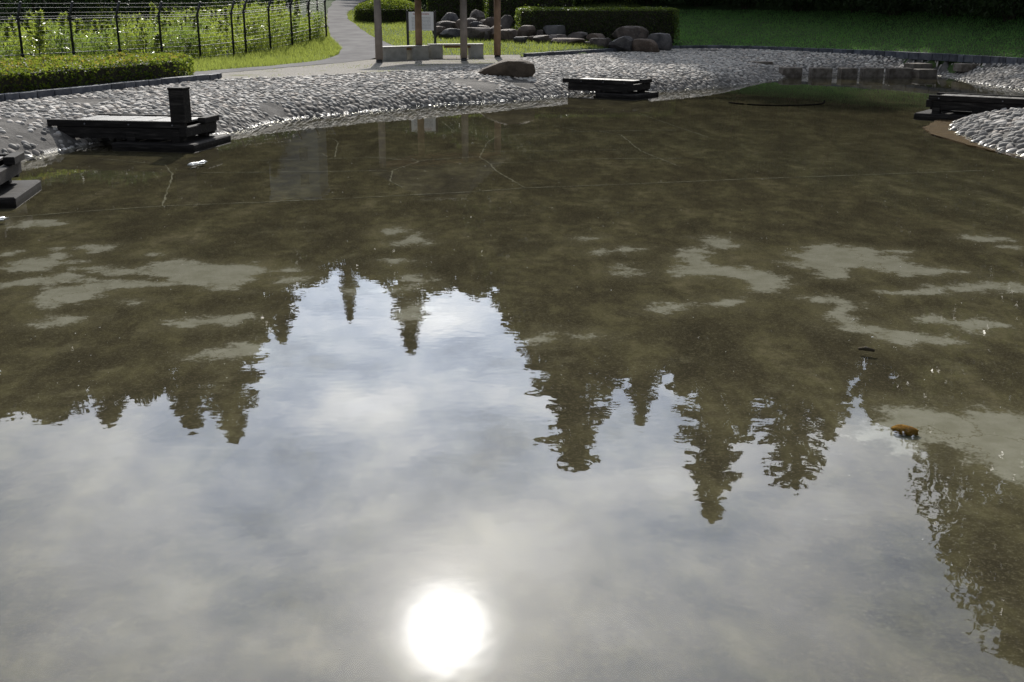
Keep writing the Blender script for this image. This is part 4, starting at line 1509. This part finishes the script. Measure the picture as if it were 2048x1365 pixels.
ev = grow(PP, 0.40)
zt, ze = 3.35, 2.22
rA = ((ev[0][0] + ev[3][0]) / 2 * 0.45, (ev[0][1] + ev[3][1]) / 2 * 0.45)
rB = ((ev[1][0] + ev[2][0]) / 2 * 0.45, (ev[1][1] + ev[2][1]) / 2 * 0.45)
b = MB()
V = [(*q, ze) for q in ev] + [(*rA, zt), (*rB, zt)] + [(*q, ze - 0.09) for q in ev]
b.faces(V, [(0, 1, 5, 4), (1, 2, 5), (2, 3, 4, 5), (3, 0, 4), (6, 7, 1, 0), (7, 8, 2, 1), (8, 9, 3, 2), (9, 6, 0, 3), (9, 8, 7, 6)])
roof = b.build('roof', MATS['roof_tile'], pav)
b = MB()
b.tube([(*rA, zt + 0.03), (*rB, zt + 0.03)], 0.07, 8)
b.build('ridge_cap', MATS['roof_tile'], roof)
for i in range(4):
    p0, p1 = grow(PP, 0)[i], grow(PP, 0)[(i + 1) % 4]
    m = ((p0[0] + p1[0]) / 2, (p0[1] + p1[1]) / 2)
    MB().box((m[0], m[1], 2.08), (math.dist(p0, p1) + 0.2, 0.11, 0.10), math.atan2(p1[1] - p0[1], p1[0] - p0[0])).build('eave_beam', MATS['post_wood'], pav)


def bench(label, x_, y_, rz, w1, w2, gap):
    z = gz(x_, y_)
    root = thing('concrete_bench', label, 'bench', (x_, y_, z), rz, 'benches under the shelter')
    L = w1 + gap + w2
    def drum(w, d, h):
        n_ = 8
        P = [(w / 2 * math.cos(a) * 1.0 if False else (w / 2 - 0.12) * (1 if math.cos(a) > 0 else -1) + 0.12 * math.cos(a), (d / 2 - 0.12) * (1 if math.sin(a) > 0 else -1) + 0.12 * math.sin(a)) for a in np.linspace(0.001, 2 * math.pi - 0.2, 24)]
        return MB().prism(P, 0, h)
    o = drum(w1, 0.46, 0.40).build('end_block', MATS['concrete_bench'], root)
    o.location = (-L / 2 + w1 / 2, 0, 0)
    o = drum(w2, 0.46, 0.40).build('end_block', MATS['concrete_bench'], root)
    o.location = (L / 2 - w2 / 2, 0, 0)
    b_ = MB()
    b_.box((0, 0, 0.425), (L + 0.02, 0.48, 0.05), bev=0.015)
    b_.build('seat', MATS['concrete_bench'], root)
    b_ = MB()
    b_.box((0.05, -0.16, 0.36), (gap + 0.04, 0.10, 0.07))
    b_.build('seat_rail', MATS['beam_brown'], root)
    return root


bench('grey concrete bench nearest the left shelter post', -3.52, 36.85, math.radians(42), 0.95, 0.7, 0.20)
bench('grey concrete bench with two blocks behind the middle shelter post', -1.88, 38.0, math.radians(8), 0.48, 0.50, 0.86)

# ------------------------------------------------------------------ notice board
sx, sy = -3.14, 39.6
sz = gz(sx, sy)
sg = thing('notice_board', 'white printed notice board on two black posts behind the benches', 'sign', (sx, sy, sz))
for a in (-0.475, 0.475):
    b = MB()
    b.box((a, 0, 0.65), (0.085, 0.07, 1.5), bev=0.006)
    b.build('post', MATS['black_paint'], sg)
b = MB()
b.box((0, 0, 0.31), (0.862, 0.03, 0.62))
o = b.build('board', MATS['sign_print'], sg)
o.location = (0, -0.01, 0.75)

# ------------------------------------------------------------------ small things in the water
a = np.linspace(math.radians(192), math.radians(352), 24)
pts = [(6.52 + 1.20 * math.cos(q), 27.85 + 1.1 * math.sin(q), -0.008 + 0.05 * max(0, (i - 20) / 4)) for i, q in enumerate(a)]
tag(MB().tube(pts, 0.020, 8).build('hose', MATS['rubber']), 'thin black curved hose floating before the stepping stones', 'hose')
bm = bmesh.new()
bmesh.ops.create_icosphere(bm, subdivisions=3, radius=1.0)
co = np.array([v.co for v in bm.verts])
co = co * (1 + 0.5 * (fbm(co * 2.6 + 4, 4) - 0.5))[:, None] * np.array([0.078, 0.044, 0.026])
for v, q in zip(bm.verts, co):
    v.co = q
for f in bm.faces:
    f.smooth = True
me = bpy.data.meshes.new('stone')
bm.to_mesh(me)
bm.free()
o = obj('stone', me, None, MATS['lichen_stone'], loc=(2.29, 5.98, -0.036))
o.rotation_euler = (0.12, 0.05, -0.25)
tag(o, 'single orange brown oblong stone in the shallow water at right', 'stone')
tag(MB().tube([(2.48, 7.51, -0.02), (2.525, 7.49, -0.012), (2.58, 7.46, -0.02)], [0.010, 0.016, 0.010], 7).build('stick', MATS['bark']), 'short dark stick lying in the shallows above the orange stone', 'stick')
for lb, P_, w in (('sliver of wet slab below the pillar deck, coloured pale like a glint', [(-4.92, 16.72), (-4.72, 17.08)], 0.035), ('sliver of wet slab at the left picture edge, coloured pale like a glint', [(-6.15, 12.05), (-5.76, 12.44)], 0.03)):
    pts = resample([(q[0], q[1], 0.0) for q in P_], 0.06)
    tag(MB().tube([(q.x, q.y, -0.010) for q in pts], [0.010] + [w * random.uniform(0.6, 1.0) for _ in pts[1:-1]] + [0.012], 8).build('slab_sliver', MATS['glint_slab']), lb, 'slab')
n = 420
yy = rng.uniform(3.5, 17, n)
xx = rng.uniform(-0.48, 0.48, n) * yy
V, F = [], []
for i in range(n):
    r = random.uniform(0.0008, 0.0026) * (1 + yy[i] * 0.08)
    q = [(xx[i] + r * math.cos(a_) * random.uniform(.7, 1.3), yy[i] + r * math.sin(a_), 0.0025) for a_ in (0, 1.26, 2.51, 3.77, 5.03)]
    F.append(range(len(V), len(V) + 5))
    V += q
tag(obj('floating_specks', mesh_np('floating_specks', np.array(V), np.array([list(f) for f in F])), mat=MATS['speck'], kind='stuff'), 'tiny pale specks of fluff floating on the pond', 'debris')

# ------------------------------------------------------------------ shrubs and trees
def shrub_proto(seed, r, h, n, leaf, mat):
    rr = np.random.default_rng(seed)
    root = thing('dark_shrub', 'x', 'shrub')
    b = MB()
    for k in range(5):
        a = rr.uniform(0, 6.28)
        b.tube([(0.1 * math.cos(a), 0.1 * math.sin(a), -0.1), (r * .35 * math.cos(a), r * .35 * math.sin(a), h * .5), (r * .6 * math.cos(a), r * .6 * math.sin(a), h * .8)], [0.05, 0.035, 0.012], 6)
    b.build('stems', MATS['bark'], root)
    d = rr.normal(size=(n, 3))
    d /= np.linalg.norm(d, axis=1)[:, None]
    lob = 0.75 + 0.5 * fbm(d * 2.4 + seed, 3)
    f = (0.35 + 0.65 * rr.random(n) ** 0.5) * lob
    P = np.stack([d[:, 0] * r * f, d[:, 1] * r * f, h * 0.48 + d[:, 2] * h * 0.52 * f], 1)
    P[:, 2] = np.maximum(P[:, 2], rr.uniform(0.02, 0.3, n))
    V, F = leaf_quads(P, leaf, 0, 0.36, droop=np.stack([d[:, 0], d[:, 1], np.full(n, -0.7)], 1))
    obj('foliage', mesh_np('foliage', V, F), root, MATS[mat])
    return root


sh = [shrub_proto(1, 2.0, 3.2, 6500, 0.20, 'leaf_shrub'), shrub_proto(5, 2.4, 3.8, 7500, 0.22, 'leaf_shrub')]
used = set()


def put_shrub(a, b, s, label, group):
    p_ = random.randrange(2)
    o = sh[p_] if p_ not in used else copy_tree(sh[p_])
    used.add(p_)
    o.location = (a, b, gz(a, b))
    o.scale = (s, s, s * random.uniform(0.9, 1.1))
    o.rotation_euler = (0, 0, random.uniform(0, 6.28))
    tag(o, label, 'shrub', group)


for a, b, s in ((7.2, 60.5, 1.0), (9.6, 59.2, 1.0), (11.4, 56.2, 1.0), (13.2, 53.0, 1.0), (14.9, 50.0, 1.05), (15.7, 47.2, 1.0), (17.1, 44.6, 1.05), (18.2, 42.0, 1.0), (20.4, 40.4, 1.0), (22.5, 38.6, 1.0), (16.0, 54.5, 1.2), (18.5, 50.5, 1.2), (20.5, 46.0, 1.2)):
    put_shrub(a, b, s, 'dark shaded shrub with drooping leaves along the top of the lawn', 'dark shrubs above the lawn')
for a, b, s in ((4.6, 60.0, 1.0), (1.8, 60.5, 1.05), (-0.9, 61.0, 1.0), (-3.6, 62.0, 1.0), (-6.2, 64.5, 1.0)):
    put_shrub(a, b, s, 'dark shaded shrub behind the hedges of the rockery', 'dark shrubs behind the rockery hedges')
for a, b, s in ((-12.6, 58.0, 1.0), (-13.6, 53.5, 1.0), (-15.2, 49.8, 1.0), (-16.4, 46.6, 1.05), (-18.0, 43.6, 1.0), (-19.6, 40.6, 1.0), (-21.2, 37.4, 1.0), (-22.6, 34.2, 1.0), (-18.6, 50.0, 1.2), (-22.5, 44.0, 1.2), (-25.5, 38.5, 1.2)):
    put_shrub(a, b, s, 'dark shaded shrub behind the sunlit weeds', 'dark shrubs behind the weeds')


def crown_pts(kind, H_, R_, n, seed):
    """leaf positions of a crown built limb by limb: sprays along drooping limbs, or round clumps"""
    rr = np.random.default_rng(seed)
    if kind in ('spire', 'ragged', 'narrow'):
        nb = {'spire': 300, 'ragged': 230, 'narrow': 240}[kind]
        f = (np.arange(nb) + rr.random(nb)) / nb
        f = 1 - (1 - f) ** (1.25 if kind != 'narrow' else 1.0)
        ex = {'spire': 0.78, 'ragged': 0.72, 'narrow': 0.40}[kind]
        L = R_ * (1 - f * 0.995) ** ex * rr.uniform(0.55, 1.25, nb) + 0.25
        if kind == 'ragged':
            L *= 0.55 + 0.75 * rr.random(nb)
        az = np.arange(nb) * 2.399 + rr.normal(0, 0.3, nb)
        droop_ = {'spire': -0.22, 'ragged': -0.05, 'narrow': 0.55}[kind]
        per = np.maximum((n * L / L.sum()).astype(int), 6)
        out = []
        for i in range(nb):
            t_ = rr.random(per[i]) ** 0.75
            sp_ = (0.10 + 0.16 * L[i]) * (1.15 - t_)
            r_ = L[i] * t_
            x_ = np.cos(az[i]) * r_ + rr.normal(0, 1, per[i]) * sp_ * 0.6
            y_ = np.sin(az[i]) * r_ + rr.normal(0, 1, per[i]) * sp_ * 0.6
            z_ = H_ * (0.05 + 0.95 * f[i]) + droop_ * r_ + rr.normal(0, 1, per[i]) * sp_ * 0.45
            out.append(np.stack([x_, y_, z_], 1))
        P = np.concatenate(out)
        P[:, 2] = np.minimum(P[:, 2], H_ + 0.3)
        return P
    nb = 210
    f = (np.arange(nb) + rr.random(nb)) / nb
    az = np.arange(nb) * 2.399 + rr.normal(0, 0.3, nb)
    rad = R_ * np.sqrt(np.clip(1 - f ** 2.6, 0, 1)) * rr.uniform(0.35, 1.05, nb)
    cr = R_ * rr.uniform(0.10, 0.24, nb)
    per = n // nb
    d = rr.normal(size=(nb, per, 3))
    d /= np.linalg.norm(d, axis=2)[..., None]
    d *= (cr[:, None] * rr.random((nb, per)) ** 0.4)[..., None]
    C = np.stack([np.cos(az) * rad, np.sin(az) * rad, H_ * (0.04 + 0.94 * f)], 1)
    P = (C[:, None] + d * np.array([1, 1, 0.8])).reshape(-1, 3)
    return P


def tree_proto(kind, H_, R_, n, leaf, seed, clear=0.0):
    root = thing('tree', 'x', 'tree')
    b = MB()
    b.tube([(0, 0, -0.3), (0.05, 0, H_ * .3), (0, 0.05, H_ * .65), (0, 0, H_ * .90)], [H_ * .014, H_ * .011, H_ * .006, 0.03], 8)
    rr = np.random.default_rng(seed)
    for k in range(14):
        f = rr.uniform(0.12, 0.85)
        a = rr.uniform(0, 6.28)
        l = R_ * (1 - f) * 0.8
        b.tube([(0, 0, H_ * f), (l * .5 * math.cos(a), l * .5 * math.sin(a), H_ * f + l * .12), (l * math.cos(a), l * math.sin(a), H_ * f + l * .1)], [H_ * .004, H_ * .003, 0.02], 5)
    b.build('trunk', MATS['bark'], root)
    P = crown_pts(kind, H_, R_, n, seed)
    P = P[P[:, 2] > clear]
    V, F = leaf_quads(P, leaf, 0, 0.55)
    obj('crown', mesh_np('crown', V, F), root, MATS['leaf_tree'])
    root['h'] = H_
    return root


TP = {'spire': tree_proto('spire', 34, 6.4, 62000, 0.33, 1), 'round': tree_proto('round', 30, 6.2, 48000, 0.50, 2),
      'ragged': tree_proto('ragged', 28, 5.2, 52000, 0.29, 3), 'narrow': tree_proto('narrow', 30, 3.1, 40000, 0.28, 4)}
used = set()
TREES = [
 ('spire', -25.76, 95, 36.8, 1.5, 'tall pointed conifer whose mirror image is the longest spike at left'),
 ('spire', -30.24, 97, 36.4, 1.5, 'pointed conifer mirrored just left of the longest left spike'),
 ('round', -35.14, 99, 34.0, 1.0, 'rounded tree mirrored between two spikes at left'),
 ('spire', -37.5, 96, 35.4, 1.5, 'pointed conifer mirrored as the second spike from the left edge'),
 ('round', -41.81, 94, 34.2, 1.0, 'broad tree mirrored near the left picture edge'),
 ('round', -47.0, 95, 34.2, 1.1, 'broad tree mirrored right at the left picture edge'),
 ('round', -54.0, 96, 34.2, 1.2, 'broad tree left of the picture edge at the end of the left group'),
 ('spire', -21.4, 98, 28.0, 1.0, 'lower conifer mirrored as the right shoulder of the left group'),
 ('spire', -15.94, 104, 27.6, 0.55, 'small pointed conifer mirrored in the gap, the shorter of two'),
 ('spire', -9.64, 100, 29.6, 0.95, 'pointed conifer mirrored in the middle of the sky gap, the taller of two'),
 ('round', -20.5, 108, 25.0, 0.8, 'round tree mirrored at the left side of the sky gap'),
 ('round', -13.4, 110, 25.2, 0.8, 'round tree mirrored behind the two small conifers of the gap'),
 ('round', -3.7, 106, 25.6, 0.8, 'round tree mirrored at the right side of the sky gap'),
 ('round', -7.6, 107, 25.6, 0.75, 'round tree mirrored between the taller gap conifer and the right side'),
 ('round', -24.6, 105, 25.0, 0.7, 'round tree mirrored behind the shoulder of the left group'),
 ('ragged', -18.2, 84.5, 10.5, 0.5, 'small loose tree mirrored in front of the pale tower block'),
 ('round', 0.8, 84, 21.0, 0.7, 'round tree mirrored left of the large ragged tree'),
 ('ragged', 4.72, 76, 31.0, 1.9, 'large ragged tree mirrored in the middle of the pond'),
 ('ragged', 1.7, 78, 24.0, 1.0, 'loose leaved tree mirrored at the left foot of the large ragged one'),
 ('ragged', 7.6, 77, 24.0, 0.9, 'loose leaved tree mirrored right of the large ragged one'),
 ('spire', 9.48, 76, 27.8, 0.75, 'small pointed conifer mirrored between two larger trees'),
 ('spire', 15.06, 76, 35.4, 1.15, 'slim conifer whose mirror image is the longest spike at right'),
 ('ragged', 12.6, 77, 25.6, 1.0, 'loose leaved tree mirrored left of the slim conifer'),
 ('ragged', 17.3, 77, 28.6, 1.0, 'loose leaved tree mirrored right of the slim conifer'),
 ('narrow', 21.1, 76, 32.3, 1.45, 'blunt topped narrow tree mirrored right of the slim conifer'),
 ('ragged', 23.9, 77, 28.8, 1.0, 'loose leaved tree mirrored right of the blunt topped one'),
 ('round', 29.97, 80, 29.5, 0.9, 'broad tree mirrored near the right picture edge'),
 ('round', 35.0, 80, 33.0, 1.0, 'broad tree mirrored at the right picture edge above the corner tree'),
 ('round', 30.5, 57, 25.0, 0.9, 'dense round tree mirrored just above the corner tree'),
]
for kd, a, b, zt, wd, lb in TREES:
    o = TP[kd] if kd not in used else copy_tree(TP[kd])
    used.add(kd)
    z0 = gz(a, b)
    s = (zt - z0) / o['h']
    o.location = (a, b, z0)
    o.scale = (wd, wd, s)
    o.rotation_euler = (0, 0, random.uniform(0, 6.28))
    tag(o, lb, 'tree', 'trees round the park')
FILL = [(-49.5,106,35.5),(-44.3,106,35.0),(-39.8,107,35.0),(-35.8,107,33.5),(-30.5,106,35.0),(-26.6,105,31.5),(1.4,85,23.5),(4.4,86,27.5),(8.2,87,27.6),(11.8,86,26.6),(15.0,87,28),(18.8,86,29),(22.0,87,29.8),(25.5,86,29.6),(32.5,88,25.5),(37.5,88,27.5),(42.5,90,28.5),(-1.5,100,22.0)]
for a, b, zt in FILL:
    o = copy_tree(TP['round'])
    z0 = gz(a, b)
    o.location = (a, b, z0)
    o.scale = (0.75, 0.75, (zt - z0) / o['h'])
    o.rotation_euler = (0, 0, random.uniform(0, 6.28))
    tag(o, 'rounded tree in the second row, filling the dark mirrored mass between the spikes', 'tree', 'second row of trees')
nt = tree_proto('round', 21.5, 9.6, 130000, 0.30, 9, clear=6.0)
nt.location = (23.4, 36.5, gz(23.4, 36.5))
tag(nt, 'large spreading tree mirrored in the lower right corner', 'tree', 'trees round the park')

# far wood closing the view between the trees
n = 90000
x = rng.uniform(-82, 82, n)
top = 21.5 + 5.0 * (n2(x, x * 0, 0.11, 3, 2.0) - 0.5) * 2 + np.abs(x) * 0.02
zf = rng.random(n)
y = 118 + rng.uniform(-3, 3, n)
P = np.stack([x, y, terr(x, y) * 0 + 1.0 + zf * top], 1)
V, F = leaf_quads(P, 1.9, 0, 0.6)
tag(obj('far_wood', mesh_np('far_wood', V, F), mat=MATS['leaf_tree'], kind='stuff'), 'distant dark wood closing the view behind the trees', 'wood')

# ------------------------------------------------------------------ pale tower block seen only in the water
tw = thing('tower_block', 'pale grey tower block mirrored in the water left of the shelter', 'building', (-17.0, 88, gz(-17, 88)))
b = MB()
b.box((0, 0, 4.4), (3.9, 4.0, 9.0))
b.build('wall', MATS['tower_wall'], tw)
b = MB()
b.box((0, 0, 9.02), (4.1, 4.2, 0.25))
b.build('parapet', MATS['tower_wall'], tw)
wmsh = MB()
wmsh.box((0, 0, 0), (0.62, 0.10, 0.8))
wme = wmsh.mesh('window')
wme.materials.append(MATS['tower_glass'])
for k in range(4):
    o = obj('window', wme, tw)
    o.location = (0.8, -2.02, 1.6 + k * 2.0)
